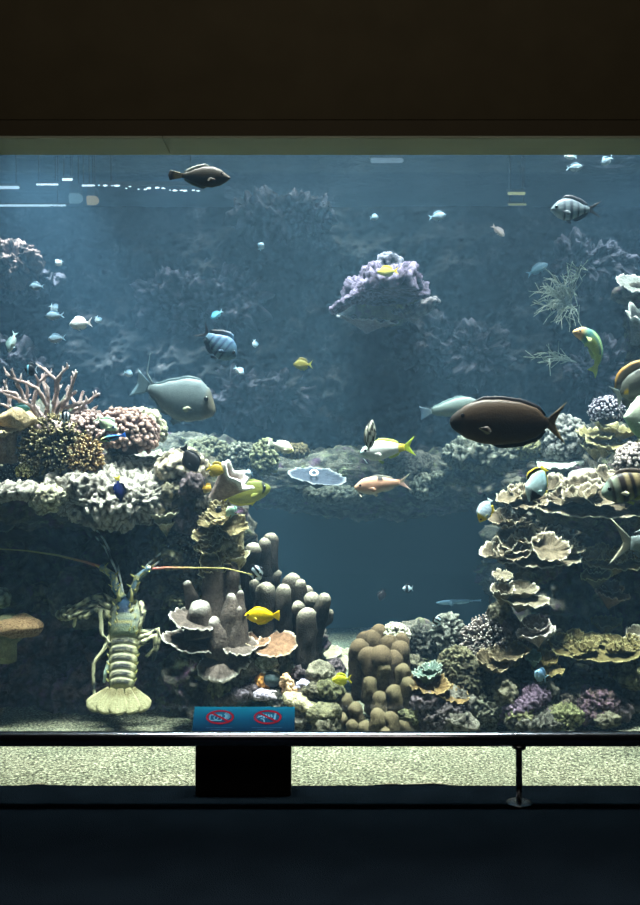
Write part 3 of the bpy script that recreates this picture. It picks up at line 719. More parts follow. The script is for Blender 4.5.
finger_coral('column_coral', 'pair of tall column corals with pale pointed tips standing on the sand', 'coral', 308, 634, 3.75,
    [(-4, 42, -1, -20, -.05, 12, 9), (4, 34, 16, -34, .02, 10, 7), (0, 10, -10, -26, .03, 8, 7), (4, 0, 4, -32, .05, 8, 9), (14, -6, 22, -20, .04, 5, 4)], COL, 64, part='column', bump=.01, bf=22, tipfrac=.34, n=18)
plate_coral('plate_coral', 'rusty brown plate coral with a pale edge under the yellow angelfish', 'coral', 277, 645, 3.7, [(0, 0, 0, 44, .18, .01, .008, 24, -6), (-22, -3, .03, 30, .12, .01, .006, 18, 4)], coral_mat((92, 66, 48), (138, 104, 78), (214, 196, 170), 40, .6), 65)
flatp = coral_mat((96, 88, 70), (134, 124, 102), (176, 166, 142), 14, .5)
plate_coral('flat_coral', 'flat cream plate coral on the sand right of the paired columns', 'coral', 326, 662, 4.2, [(0, 0, 0, 52, .30, .0, .006, 6, 0), (-8, -6, .12, 48, .24, .0, .006, 6, 0)], flatp, 66)
plate_coral('flat_coral', 'brownish flat plate rock on the sand behind the brown pillar coral', 'coral', 348, 656, 4.3, [(0, 0, 0, 36, .24, .0, .006, 6, 0)], coral_mat((92, 88, 72), (140, 132, 108), (180, 172, 146), 14, .5), 67)
# ---- rubble and sponges beside the sign
spn = coral_mat((190, 120, 50), (232, 168, 90), None, 24, .5)
for lab, px, py, D, w, h, mt, sd in (
    ('orange sponge lump beside a dark snail-like ball above the sign', 262, 682, 3.66, 15, 17, spn, 1),
    ('dark glossy round sea squirt above the sign', 272, 679, 3.64, 17, 15, coral_mat((34, 44, 46), (70, 84, 84), None, 14, .2, False, .35), 2),
    ('lilac crusted stone above the right corner of the sign', 266, 695, 3.6, 28, 12, coral_mat((136, 124, 138), (196, 182, 190), None, 30, .7), 3),
    ('peach-orange ruffled sponge standing above the sign', 288, 688, 3.6, 16, 30, coral_mat((196, 140, 92), (240, 208, 168), None, 24, .7), 4),
    ('pale violet sponge to the right of the peach-orange one', 303, 687, 3.62, 18, 14, coral_mat((150, 142, 164), (204, 198, 214), None, 24, .5), 5),
    ('cream crusted stone slanting right of the sign', 306, 704, 3.55, 46, 13, coral_mat((128, 116, 88), (206, 194, 156), None, 24, .8), 6),
    ('grey-brown pitted stone left of the small lemon fish', 320, 676, 3.66, 32, 28, coral_mat((84, 80, 66), (146, 138, 116), None, 24, .8), 7),
    ('green-white tufted stone above the orange sponge lump', 268, 662, 3.68, 22, 14, coral_mat((100, 108, 84), (196, 200, 176), None, 50, .8), 8),
    ('greyish knobbly stone left of the orange sponge lump', 246, 668, 3.68, 26, 22, coral_mat((66, 64, 56), (132, 126, 108), None, 30, .8), 9),
    ('small violet-dotted stone just above the sign', 240, 694, 3.62, 20, 14, coral_mat((80, 70, 76), (150, 136, 146), None, 40, .8), 10),
    ('dark green rounded stone above the violet sponge', 288, 668, 3.7, 20, 18, coral_mat((50, 56, 48), (110, 116, 96), None, 30, .8), 11),
    ('dull red-brown stone just over the left half of the sign', 226, 699, 3.66, 22, 14, coral_mat((60, 50, 46), (112, 92, 84), None, 30, .8), 12),
    ('olive mottled stone at the foot of the brown pillar coral', 322, 712, 3.52, 40, 20, coral_mat((62, 60, 44), (130, 124, 92), None, 30, .8), 13)):
    nm = 'sponge' if 'sponge' in lab else ('sea_squirt' if 'squirt' in lab else 'stone')
    blob_coral(nm, lab, nm.replace('_', ' '), px, py, D, w, h, mt, [('f', .012, 18), ('n', .008, 45), ('c', .006, 90)] if sd != 2 else [('n', .002, 20)], 70 + sd, max(14, w * .7), 5, None, {6: 22, 4: -20}.get(sd, 0))
# ---- brown pillar coral
PIL = coral_mat((64, 52, 38), (108, 90, 66), (136, 116, 88), 46, .9, True)
finger_coral('pillar_coral', 'dark brown pillar coral with rounded domed lobes rising above the finger clump', 'coral', 381, 664, 3.68,
    [(-20, 34, -22, -16, .0, 9, 10), (-8, 34, -8, -22, .06, 9, 10), (-2, 40, -1, -10, -.05, 12, 12), (8, 34, 9, -18, .04, 9, 10), (19, 34, 19, -14, .0, 9, 10), (21, 34, 22, -21, .07, 8, 8), (-18, 34, -14, -20, .1, 8, 9), (2, 34, 0, -26, .12, 8, 9), (-12, 36, -13, -10, -.04, 9, 10), (12, 36, 12, -8, -.04, 9, 9)], PIL, 90, part='lobe', bump=.009, bf=34, tipfrac=.3, n=22)
tuft_coral('cauliflower_coral', 'small pale cauliflower coral perched on the top of the brown pillar coral', 396, 634, 3.8, 22, 14, 90, 3, 1.6, 2.0, coral_mat((130, 124, 100), (176, 170, 144), (220, 214, 190), 30, .6, True), 92)
PIL2 = coral_mat((70, 60, 40), (116, 102, 72), (148, 132, 98), 60, .9, True)
finger_coral('finger_coral', 'cluster of stubby brown finger corals in front of the dark pillar coral', 'coral', 372, 702, 3.58,
    [(-26, 32, -27, -2, .0, 9, 8), (-16, 32, -17, 4, -.03, 8, 7), (-6, 36, -8, 20, -.07, 8, 7), (2, 36, 4, 8, -.08, 9, 8), (16, 36, 17, 12, -.06, 8, 7.5), (-2, 10, -2, -18, .02, 7, 7), (10, 10, 12, -32, .03, 8, 8), (28, 10, 31, -30, .02, 8, 8), (33, 34, 35, -18, .0, 8, 8), (24, 36, 24, 2, .0, 8, 7), (40, 36, 41, 8, -.03, 7, 6), (31, 40, 32, 18, -.06, 8, 7), (-31, 34, -32, 14, -.04, 8, 7), (7, 20, 7, -6, -.02, 8, 7), (22, 10, 22, -10, .0, 8, 8), (-20, 38, -20, 18, -.07, 7, 6), (10, 40, 11, 22, -.1, 7, 6), (38, 20, 40, -6, .0, 7, 6)], PIL2, 91, bump=.01, bf=40, tipfrac=.35, n=20)
# ---------------------------------------------------------------- right base
for nm, lab, px, py, D, w, h, c1, c2, tp, ly, sd, rot in (
    ('bumpy_coral', 'pale green-white bumpy coral behind the yellow-green massive coral', 449, 636, 3.85, 26, 42, (120, 120, 100), (172, 172, 148), (224, 224, 200), [('f', .012, 12), ('c', .03, 34)], 1, 0),
    ('massive_coral', 'yellow-green grainy massive coral in the sun at lower right', 456, 668, 3.68, 34, 44, (110, 98, 52), (176, 160, 96), (206, 196, 140), [('f', .014, 10), ('c', .012, 70)], 2, 0),
    ('massive_coral', 'dark olive massive coral in the shade beside the yellow-green one', 472, 682, 3.66, 40, 44, (62, 56, 34), (112, 104, 66), (140, 132, 90), [('f', .014, 10), ('c', .012, 70)], 3, 0),  # same coral darker, its shade put into the colour
    ('encrusting_coral', 'purple crusted ridge at lower right by the window foot', 522, 702, 3.62, 50, 22, (84, 60, 84), (150, 112, 146), (190, 150, 180), [('f', .022, 12), ('c', .014, 50)], 4, -22),
    ('encrusting_coral', 'bright yellow-green lump at the foot of the window, lower right', 566, 718, 3.56, 30, 22, (110, 110, 50), (178, 178, 96), (206, 206, 130), [('f', .016, 14), ('c', .014, 50)], 5, 0),
    ('encrusting_coral', 'rock head crusted orange and purple beside the yellow-green lump', 596, 706, 3.68, 42, 34, (88, 66, 56), (150, 116, 84), (176, 120, 160), [('f', .018, 12), ('c', .02, 36)], 6, 0),
    ('encrusting_coral', 'brown domed coral between the purple ridge and the orange-purple rock', 560, 700, 3.72, 34, 16, (84, 70, 54), (140, 118, 92), (180, 160, 130), [('f', .01, 14), ('c', .01, 60)], 7, 0),
    ('encrusting_coral', 'mauve crusted rock at the window foot right of the pillar coral', 440, 715, 3.58, 52, 26, (70, 58, 58), (126, 110, 104), (160, 140, 140), [('f', .018, 12), ('c', .014, 50)], 8, 0),
    ('encrusting_coral', 'greenish crusted column at the window foot beneath the dark olive coral', 484, 712, 3.6, 26, 38, (84, 82, 56), (146, 142, 104), (180, 176, 140), [('f', .016, 14), ('c', .014, 50)], 9, 0),
    ('encrusting_coral', 'grey-green rough coral pillar below the tangled branches', 522, 672, 3.8, 28, 50, (76, 72, 54), (140, 132, 102), (186, 180, 150), [('f', .018, 12), ('c', .018, 40)], 10, 8),
    ('encrusting_coral', 'low grey crusted stone along the window foot, lower right', 536, 719, 3.58, 60, 16, (70, 66, 54), (128, 120, 100), (170, 164, 140), [('f', .014, 14), ('c', .014, 50)], 11, 0),
    ('encrusting_coral', 'dark knobbly coral heads right of the pillar coral top', 421, 646, 3.9, 36, 36, (48, 46, 40), (96, 92, 78), (150, 146, 126), [('f', .016, 12), ('c', .03, 36)], 12, 0)):
    g = lambda q, k: tuple(int(k * (v * .72 + sum(q) / 3 * .28)) for v in q)
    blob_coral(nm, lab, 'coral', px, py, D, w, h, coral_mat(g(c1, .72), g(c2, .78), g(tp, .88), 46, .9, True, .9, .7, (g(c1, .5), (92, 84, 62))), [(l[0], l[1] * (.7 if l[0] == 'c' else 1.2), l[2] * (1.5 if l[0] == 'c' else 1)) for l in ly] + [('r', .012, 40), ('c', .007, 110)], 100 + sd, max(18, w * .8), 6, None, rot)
plate_coral('plate_coral', 'pale turquoise plate coral right of the brown pillar coral', 'coral', 427, 674, 3.6, [(0, 0, 0, 31, .09, .01, .014, 10, -8), (6, -3, .02, 20, .07, .02, .012, 14, -4)], coral_mat((66, 80, 70), (98, 114, 102), (166, 176, 160), 30, .7), 121)
plate_coral('plate_coral', 'orange-brown tiered plate coral under the pale turquoise one', 'coral', 437, 690, 3.58, [(-8, -4, 0, 42, .13, .02, .014, 24, 4), (14, 5, -.01, 36, .11, .02, .012, 26, 12)], coral_mat((72, 56, 32), (120, 96, 58), (176, 152, 106), 40, .8), 122)
plate_coral('plate_coral', 'brown folded plate coral above the dark olive massive coral', 'coral', 490, 664, 3.62, [(0, 0, 0, 34, .12, .03, .016, 30, 20), (20, -8, .02, 42, .12, .02, .012, 20, -8)], coral_mat((66, 56, 40), (108, 94, 68), (176, 160, 128), 40, .9), 123)
tuft_coral('bushy_coral', 'tangled grey-mauve branching coral on the lower right reef', 494, 642, 3.78, 50, 36, 170, 9, 1.7, 1.1, coral_mat((88, 78, 74), (142, 128, 120), (206, 194, 180), 40, .5), 124, 30, -.5, .8)
# ---------------------------------------------------------------- right tiers
FR = coral_mat((84, 73, 57), (126, 112, 90), (200, 188, 162), 34, .8)
cabbage_coral('frilled_plate_coral', 'broad sunlit frilled plate coral, topmost tier at right under the banded wrasse', 592, 499, 4.02, 138, .46, 17, FR, 131, (.2, .36), .06, (12, 16, .12, 110, 24, .36, ROCK), None, 17)
cabbage_coral('frilled_plate_coral', 'small frilled plate coral left of the topmost tier, beside the black-faced angelfish', 522, 502, 3.86, 40, .16, 4, FR, 132, (.45, .7), .02)
cabbage_coral('frilled_plate_coral', 'tan lobed plate coral under the small frilled one', 510, 521, 3.86, 36, .14, 3, FR, 133, (.5, .75), .01)
cabbage_coral('frilled_plate_coral', 'thick cabbage-like frilled coral, second tier at right', 535, 554, 3.88, 90, .32, 14, FR, 134, (.26, .44), .075, (6, 14, .1, 56, 22, .26, ROCK))
cabbage_coral('frilled_plate_coral', 'brownish frilled coral tier below the forked silver tail at right', 614, 560, 3.95, 66, .24, 9, coral_mat((92, 78, 46), (146, 128, 82), (200, 186, 140), 34, .7), 135, (.26, .4), .02)
DK = coral_mat((74, 66, 52), (122, 112, 92), (206, 196, 172), 26, .7)
for lab, px, py, w, lift, ty, sd, mt, D in (
    ('small tan plate coral jutting left under the cabbage-like coral', 503, 574, 22, .0, 0, 1, DK, 3.7),
    ('grey plate coral tier, third from top at right', 521, 599, 58, .01, 6, 2, DK, 3.68),
    ('knobbly grey plate at the outer end of the third tier', 502, 594, 24, .03, 0, 3, DK, 3.66),
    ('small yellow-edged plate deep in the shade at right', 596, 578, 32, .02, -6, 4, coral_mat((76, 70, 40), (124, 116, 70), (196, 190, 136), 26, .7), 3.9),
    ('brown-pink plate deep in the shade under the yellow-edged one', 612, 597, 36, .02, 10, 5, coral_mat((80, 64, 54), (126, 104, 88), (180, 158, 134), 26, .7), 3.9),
    ('pale mauve ridge plate above the broad yellow plate', 537, 634, 40, .02, -10, 6, coral_mat((106, 96, 92), (160, 150, 142), (216, 206, 196), 26, .7), 3.64),
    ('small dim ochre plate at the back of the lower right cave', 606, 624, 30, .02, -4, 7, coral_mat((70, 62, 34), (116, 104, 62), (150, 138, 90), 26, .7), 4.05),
    ('pale green small plate above the blue-grey fish', 533, 657, 16, .01, -10, 8, coral_mat((110, 136, 116), (156, 184, 160), (200, 220, 196), 26, .7), 3.7),
    ('thin amber bracket plate beside the blue-grey fish', 548, 668, 32, .0, 0, 9, coral_mat((96, 82, 50), (150, 130, 84), (196, 176, 120), 26, .7), 3.7),
    ('brownish plate edge at the right border beside the broad yellow plate', 640, 644, 34, .02, 0, 10, DK, 3.8)):
    plate_coral('plate_coral', lab, 'coral', px, py, D, [(0, 0, 0, w, max(.1, S(w, D) * .6), lift, .012, 18, ty, 7)] + ([(0, -5, .03, w * .7, .1, .03, .014, 24, 0, 6)] if w > 30 else []), mt, 140 + sd)
cabbage_coral('plate_coral', 'broad yellow-brown plate coral in the lower right reef', 597, 646, 3.76, 92, .26, 17, coral_mat((76, 66, 38), (116, 103, 62), (172, 160, 110), 44, .9), 151, (.13, .22), .012, None, None, 16, .011)
# ---------------------------------------------------------------- upper right
blob_coral('cauliflower_coral', 'white-grey cauliflower coral behind the tail of the large dark surgeonfish', 'coral', 566, 440, 4.6, 44, 48, coral_mat((84, 84, 80), (128, 126, 120), (190, 186, 178), 26, .6, True, .9, .8), [('f', .03, 7), ('c', .034, 32), ('c', .014, 75)], 161, 44, 6)
plate_coral('plate_coral', 'pale plate edge under the white-grey cauliflower coral', 'coral', 562, 462, 4.5, [(0, 0, 0, 48, .2, .0, .012, 12, -8)], coral_mat((140, 146, 136), (190, 194, 182), (226, 230, 216), 26, .6), 162)
plate_coral('tiered_plate_coral', 'yellow-green tiered plate coral below the purple-grey ball coral', 'coral', 614, 444, 4.3, [(-12, -9, .1, 40, .2, .02, .016, 14, 0, 7), (10, -12, .1, 46, .2, .03, .016, 14, 8, 7), (-8, 2, 0, 44, .18, .02, .016, 16, 6, 7), (14, 6, -.02, 52, .2, .02, .016, 16, -6, 8), (-16, 6, .04, 26, .14, .03, .012, 16, -8, 6)], coral_mat((104, 94, 62), (146, 136, 92), (200, 194, 150), 26, .6), 163)
tuft_coral('ball_coral', 'round purplish coral head with white-dotted tips left of the mint fish', 606, 412, 4.4, 28, 26, 170, 3, 1.3, 1.4, coral_mat((62, 54, 70), (92, 82, 100), (236, 228, 240), 40, .6, True), 164, 26)
tuft_coral('cauliflower_coral', 'pinkish grey knobbly coral above the banded wrasse at the right edge', 634, 461, 3.95, 32, 28, 160, 3, 1.8, 2.2, coral_mat((104, 90, 84), (150, 134, 126), (212, 196, 188), 30, .6, True), 165, 36)
blob_coral('massive_coral', 'smooth pale dome coral poking over the topmost frilled plate', 'coral', 586, 477, 4.25, 36, 20, coral_mat((150, 146, 138), (186, 182, 172), None, 30, .5), [('f', .01, 8)], 166, 36, 5)
wht = coral_mat((112, 116, 112), (150, 152, 146), (206, 208, 200), 22, .5)
plate_coral('white_plate_coral', 'white plate coral high at the right edge', 'coral', 634, 284, 4.7, [(0, 0, 0, 36, .24, .01, .012, 34, 6, 7)], wht, 167, None, (8, 6, .1, 40, 14, .3, ROCK))
frill('scroll_coral', 'white scrolled frilly coral cut by the right edge, high in the tank', 640, 328, 4.6, 40, 34, coral_mat((84, 88, 88), (124, 126, 124), (214, 218, 212), 16, .4), 168, (34, -8, 20), 1.0, 7)
rock('hazy rock bracket at the right edge behind the white scrolled coral', 662, 330, 4.9, 60, 130, 60, 169)
def fan(label, px, py, D, w, h, n, seed, mat, spread=(-2.6, .3)):
    r = random.Random(seed); root = empty('sea_fan', P(px, py, D), label, 'coral')
    c = Vector((S(w * .42, D), .25, 0))
    for i in range(n):
        a = r.uniform(*spread); L = r.uniform(.55, 1.0)
        e = Vector((S(w * .42, D) + S(w, D) * .95 * math.cos(a) * L, r.uniform(-.18, .05), S(h * .62, D) * math.sin(-a + PI) * L * -1))
        m = MB(); pts = path(c * r.uniform(.6, 1), e, 6, bend=(0, -.02, S(h * .08, D)), jit=.03, rnd=r); m.add(*tube(pts, [S(.6, D) - i2 * S(.06, D) for i2 in range(7)], 5, tipfrac=.5))
        for k in range(3):
            p = pts[r.randint(2, 5)]; q = p + Vector((r.uniform(-1, .5), r.uniform(-.4, .4), r.uniform(-.6, 1))).normalized() * S(w, D) * r.uniform(.1, .24)
            m.add(*tube(path(p, q, 2), [S(.5, D), S(.45, D), S(.35, D)], 5, tipfrac=.6))
        m.build('branch', mat, root)
fanm = coral_mat((104, 112, 100), (140, 146, 130), (186, 190, 170), 30, .3)
fan('pale green bushy sea fan growing out of the back wall at right', 556, 300, 5.0, 64, 62, 46, 171, fanm, (1.6, 4.7))
fan('thin sparse whip coral under the bushy sea fan', 560, 358, 5.0, 74, 30, 8, 172, fanm, (2.6, 3.6))
# ---------------------------------------------------------------- centre: hanging outcrop, ledge and wall growth
PUR = coral_mat((58, 50, 68), (104, 92, 118), (184, 170, 198), 30, .8, True, .9, .8)
blob_coral('coral_outcrop', 'purple coral-crusted rock hanging out from the back wall in mid water', 'coral', 386, 292, 4.75, 66, 28, PUR, [('f', .07, 7), ('c', .026, 36), ('c', .012, 80), ('r', .03, 18)], 181, 100, 6, None, 0, None, -.3)
blob_coral('coral_outcrop', 'lower purple coral slope running down to a white tip from the hanging rock', 'coral', 354, 298, 4.66, 52, 13, PUR, [('f', .03, 8), ('c', .024, 36), ('c', .01, 80)], 185, 44, 6, None, -27)
blob_coral('coral_outcrop', 'grey coral spur sticking out at the right of the hanging purple rock', 'coral', 422, 307, 4.7, 36, 12, coral_mat((58, 56, 60), (100, 96, 100), (170, 164, 170), 30, .8, True, .9, .8), [('f', .03, 8), ('c', .024, 36)], 186, 30, 5, None, -22)
blob_coral('coral_outcrop', 'grey-purple knob topping the hanging purple rock', 'coral', 388, 267, 4.8, 32, 28, coral_mat((60, 60, 70), (100, 100, 114), (176, 174, 190), 30, .7, True, .9, .8), [('f', .03, 9), ('c', .024, 36)], 182, 30, 5)
plate_coral('plate_coral', 'thin pale ledge under the hanging purple rock', 'coral', 378, 322, 4.78, [(-10, 0, 0, 62, .25, .02, .014, 10, 6), (34, -10, .02, 40, .2, .03, .02, 12, -14)], coral_mat((90, 84, 94), (136, 128, 136), (196, 190, 196), 22, .6), 183)
blob_coral('coral_outcrop', 'dark rocky neck joining the hanging purple rock to the back wall', 'coral', 390, 300, 5.3, 60, 30, ROCK, [('f', .05, 6), ('r', .03, 14)], 184, 150, 5)
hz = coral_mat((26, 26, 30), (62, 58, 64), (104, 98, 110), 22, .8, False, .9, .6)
for lab, px, py, D, w, h, sd in (
    ('faint purple-grey coral patch high on the back wall, left of centre', 285, 214, 5.62, 90, 30, 1),
    ('faint lilac coral bush on the back wall right of the hanging rock', 480, 352, 5.5, 44, 46, 2),
    ('faint grey coral slope on the back wall under the hanging rock', 440, 345, 5.6, 60, 50, 3),
    ('dim coral growth on the back wall above the sea fan', 590, 262, 5.5, 70, 34, 4),
    ('dim coral patch on the back wall right of the sea fan', 604, 372, 5.5, 60, 44, 5),
    ('faint pinkish coral ledge high at the left edge', 6, 262, 5.2, 46, 26, 6),
    ('hazy rock ledge high at left under the pinkish one', 22, 277, 5.4, 70, 14, 7),
    ('dim rocky coral hump on the back wall beneath the bright fish', 200, 300, 5.65, 120, 60, 8),
    ('dim coral hump on the back wall behind the head of the silver fish', 250, 395, 5.6, 110, 40, 9),
    ('hazy coral mound behind the staghorn tips at far left', 15, 372, 5.2, 60, 34, 10)):
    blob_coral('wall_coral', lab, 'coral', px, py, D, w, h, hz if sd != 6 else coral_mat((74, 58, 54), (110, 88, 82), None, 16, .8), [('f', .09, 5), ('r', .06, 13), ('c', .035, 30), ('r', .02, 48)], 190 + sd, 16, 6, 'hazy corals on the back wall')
mg = coral_mat((104, 110, 104), (156, 160, 150), (206, 210, 200), 20, .7, True)
for lab, px, py, D, w, h, c, ly, sd in (
    ('pale green coral tuft under the cream nosing fish', 264, 456, 4.9, 26, 36, ((120, 130, 96), (176, 184, 144), (214, 220, 190)), [('f', .02, 9), ('c', .04, 30)], 1),
    ('grey round coral head between the black tang and the green tuft', 240, 455, 5.0, 30, 24, ((100, 108, 104), (140, 148, 140), (196, 204, 196)), [('f', .01, 9), ('c', .03, 34)], 2),
    ('olive hazy coral bush right behind the black tang', 208, 452, 5.0, 48, 28, ((92, 96, 80), (130, 134, 112), (176, 180, 160)), [('f', .02, 9), ('c', .04, 26)], 3),
    ('grey lumpy coral on the ledge right of the white goatfish', 408, 466, 5.0, 50, 28, ((112, 116, 116), (150, 154, 152), (176, 180, 178)), [('f', .02, 7), ('n', .04, 16)], 4),
    ('knobbly pale grey coral on the ledge at the tail of the pink goatfish', 428, 486, 4.9, 34, 22, ((110, 120, 116), (166, 176, 168), (214, 222, 212)), [('f', .02, 9), ('c', .03, 30)], 5),
    ('rugged grey coral crest under the belly of the large dark surgeonfish', 486, 454, 4.8, 84, 28, ((100, 112, 112), (150, 162, 158), (204, 214, 208)), [('f', .03, 7), ('c', .04, 24), ('r', .02, 20)], 6),
    ('pale yellow-green encrusted coral behind the surgeonfish belly', 530, 448, 4.7, 36, 18, ((140, 146, 110), (190, 196, 156), (214, 220, 180)), [('f', .02, 9), ('c', .03, 30)], 7),
    ('small tan coral bump beside the nosing cream fish', 296, 451, 4.95, 22, 12, ((110, 100, 76), (146, 136, 106), (170, 160, 130)), [('f', .01, 12), ('c', .02, 40)], 8),
    ('dim grey coral rubble on the ledge rim below the pale blue plate', 334, 494, 5.0, 60, 16, ((92, 100, 100), (132, 140, 136), (170, 178, 172)), [('f', .02, 9), ('c', .03, 30)], 9),
    ('grey coral shelf on the ledge left of the small yellow butterflyfish', 462, 476, 4.85, 60, 14, ((96, 108, 108), (140, 152, 148), (190, 200, 194)), [('f', .02, 9), ('c', .03, 26)], 10)):
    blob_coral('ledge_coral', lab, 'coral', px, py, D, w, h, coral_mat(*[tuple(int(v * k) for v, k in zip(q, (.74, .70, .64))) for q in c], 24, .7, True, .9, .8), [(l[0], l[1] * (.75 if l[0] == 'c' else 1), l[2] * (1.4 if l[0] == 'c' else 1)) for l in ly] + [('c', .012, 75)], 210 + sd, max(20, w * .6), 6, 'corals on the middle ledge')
def blue_plate():
    o = plate_coral('blue_plate_coral', 'pale blue-grey plate coral with a white-edged hole on the middle ledge', 'coral', 317, 477, 4.6, [(0, 0, 0, 58, .30, .01, .007, 15, 6, 5)], coral_mat((42, 48, 58), (58, 64, 76), (150, 154, 156), 22, .5), 221)
    V, Fc, T = [], [], []
    n = 24
    for i in range(n + 1):
        pass
    pts = [Vector((S(-3 + 3.5 * math.cos(a), 4.6), -.03 + .04 * math.sin(a), S(4 * math.sin(a) + 1, 4.6) * .6 + .02)) for a in [2 * PI * i / n for i in range(n + 1)]]
    V, Fc, T = tube(pts, [S(1.1, 4.6)] * (n + 1), 6, .004, 60, roundtip=False)
    h = mk('hole_rim', V, Fc, coral_mat((220, 228, 226), (240, 244, 240), None, 22, .4), o, None, [0] * len(V)); h['label'] = 'white rim of a hole in the plate'
blue_plate()

def rubble(label, group, spots, mats, seed):
    r = random.Random(seed); protos = []
    for k in range(6):
        V, Fc, T = blob(.05, .045, .034, [('f', .022, 12), ('r', .01, 26), ('c', .011, 48), ('c', .006, 100)], seed + k, 5)
        protos.append((V, Fc, T))
    for i, (px, py, D, w) in enumerate(spots):
        V, Fc, T = protos[i % 6]
        o = mk('rubble_stone', V, Fc, mats[i % len(mats)], None, P(px, py, D), T); s = S(w, D) / .1
        o.scale = (s, s, s * r.uniform(.8, 1.2)); o.rotation_euler = (r.uniform(-.4, .4), r.uniform(-.4, .4), r.uniform(0, 6)); tag(o, label, 'stone', group)
RM = [coral_mat((62, 57, 45), (114, 107, 86), (160, 152, 126), 40, .8, True, .9, .6), coral_mat((56, 48, 50), (104, 90, 92), (146, 130, 132), 40, .8, True, .9, .6), coral_mat((58, 58, 40), (108, 106, 72), (158, 154, 112), 40, .8, True, .9, .6), coral_mat((54, 50, 43), (98, 92, 80), (152, 146, 130), 40, .8, True, .9, .6)]
rubble('small crusted rubble stone low in the right-hand reef', 'rubble stones of the right-hand reef',
       [(412, 664, 3.8, 22), (424, 700, 3.56, 26), (408, 716, 3.54, 20), (462, 700, 3.6, 28), (502, 690, 3.62, 30), (478, 660, 3.74, 20), (508, 656, 3.72, 22), (544, 692, 3.68, 26), (582, 692, 3.72, 24), (618, 708, 3.7, 26), (520, 716, 3.56, 28), (460, 724, 3.53, 30), (608, 720, 3.6, 22), (552, 716, 3.58, 18), (428, 660, 3.86, 22), (538, 676, 3.8, 20), (500, 612, 3.76, 24), (508, 626, 3.72, 20), (632, 676, 3.74, 30), (636, 700, 3.8, 26), (424, 686, 3.62, 20)], RM, 301)
rubble('small crusted rubble stone by the sign at the foot of the left reef', 'rubble stones at the foot of the left reef',
       [(234, 680, 3.7, 24), (252, 690, 3.64, 20), (222, 686, 3.7, 26), (258, 656, 3.72, 20), (280, 660, 3.7, 16), (300, 672, 3.68, 18), (330, 690, 3.58, 24), (296, 716, 3.54, 26), (312, 690, 3.58, 18), (336, 668, 3.74, 20), (208, 672, 3.8, 24), (276, 702, 3.6, 22), (326, 726, 3.5, 26)], RM, 302)
rubble('small knobbly stone wedged in the dark slope of the left reef', 'stones of the left reef slope',
       [(176, 540, 3.9, 26), (186, 520, 3.88, 24), (172, 556, 3.88, 28), (190, 568, 3.9, 22), (160, 588, 3.92, 26), (150, 602, 3.95, 22), (176, 600, 3.86, 20), (204, 504, 3.84, 18), (170, 490, 3.86, 22), (192, 486, 3.84, 24), (160, 540, 3.95, 24), (150, 560, 4.0, 24)], RM, 303)
# ---------------------------------------------------------------- fish
PROF = {  # t, top, bottom (share of half the height)
 'oval':    ([0, .04, .1, .2, .35, .5, .68, .85, 1], [.05, .22, .42, .70, .96, 1, .82, .45, .20], [.05, .2, .4, .7, .96, 1, .8, .42, .20]),
 'chromis': ([0, .04, .1, .2, .35, .5, .68, .85, 1], [.08, .3, .52, .82, 1, .98, .74, .42, .22], [.08, .3, .5, .8, 1, .97, .72, .4, .22]),
 'slim':    ([0, .04, .1, .2, .35, .5, .68, .85, 1], [.12, .34, .58, .88, 1, .96, .76, .5, .34], [.2, .42, .62, .86, 1, .92, .68, .44, .32]),
 'disc':    ([0, .04, .1, .2, .35, .5, .68, .85, 1], [.05, .2, .4, .72, .98, 1, .92, .62, .2], [.05, .18, .38, .7, .98, 1, .92, .62, .2]),
 'surgeon': ([0, .03, .08, .18, .33, .5, .7, .88, .96, 1], [.12, .3, .5, .8, .98, 1, .9, .66, .3, .2], [.12, .34, .5, .76, .95, 1, .9, .66, .3, .2]),
 'snapper': ([0, .03, .08, .18, .33, .5, .7, .88, 1], [.02, .2, .44, .86, 1.08, 1, .66, .3, .16], [.14, .32, .46, .66, .9, .98, .74, .34, .16]),
 'file':    ([0, .04, .1, .22, .38, .55, .72, .88, 1], [.05, .2, .42, .8, 1, .96, .7, .36, .2], [.05, .22, .46, .8, 1, .92, .68, .34, .2]),
}
def interp(t, X, Y):
    for i in range(len(X) - 1):
        if t <= X[i + 1]:
            u = (t - X[i]) / (X[i + 1] - X[i]); u = u * u * (3 - 2 * u) * .5 + u * .5
            return Y[i] + (Y[i + 1] - Y[i]) * u
    return Y[-1]
FISHM = vcol_mat('fish_skin', 0.5, 150, 0.12, 0.2)
EYEM = plain_mat('fish_eye', (10, 10, 12), 0.12, 0, .6)
IRIS = plain_mat('fish_iris', (190, 180, 120), 0.3, 0, .5)

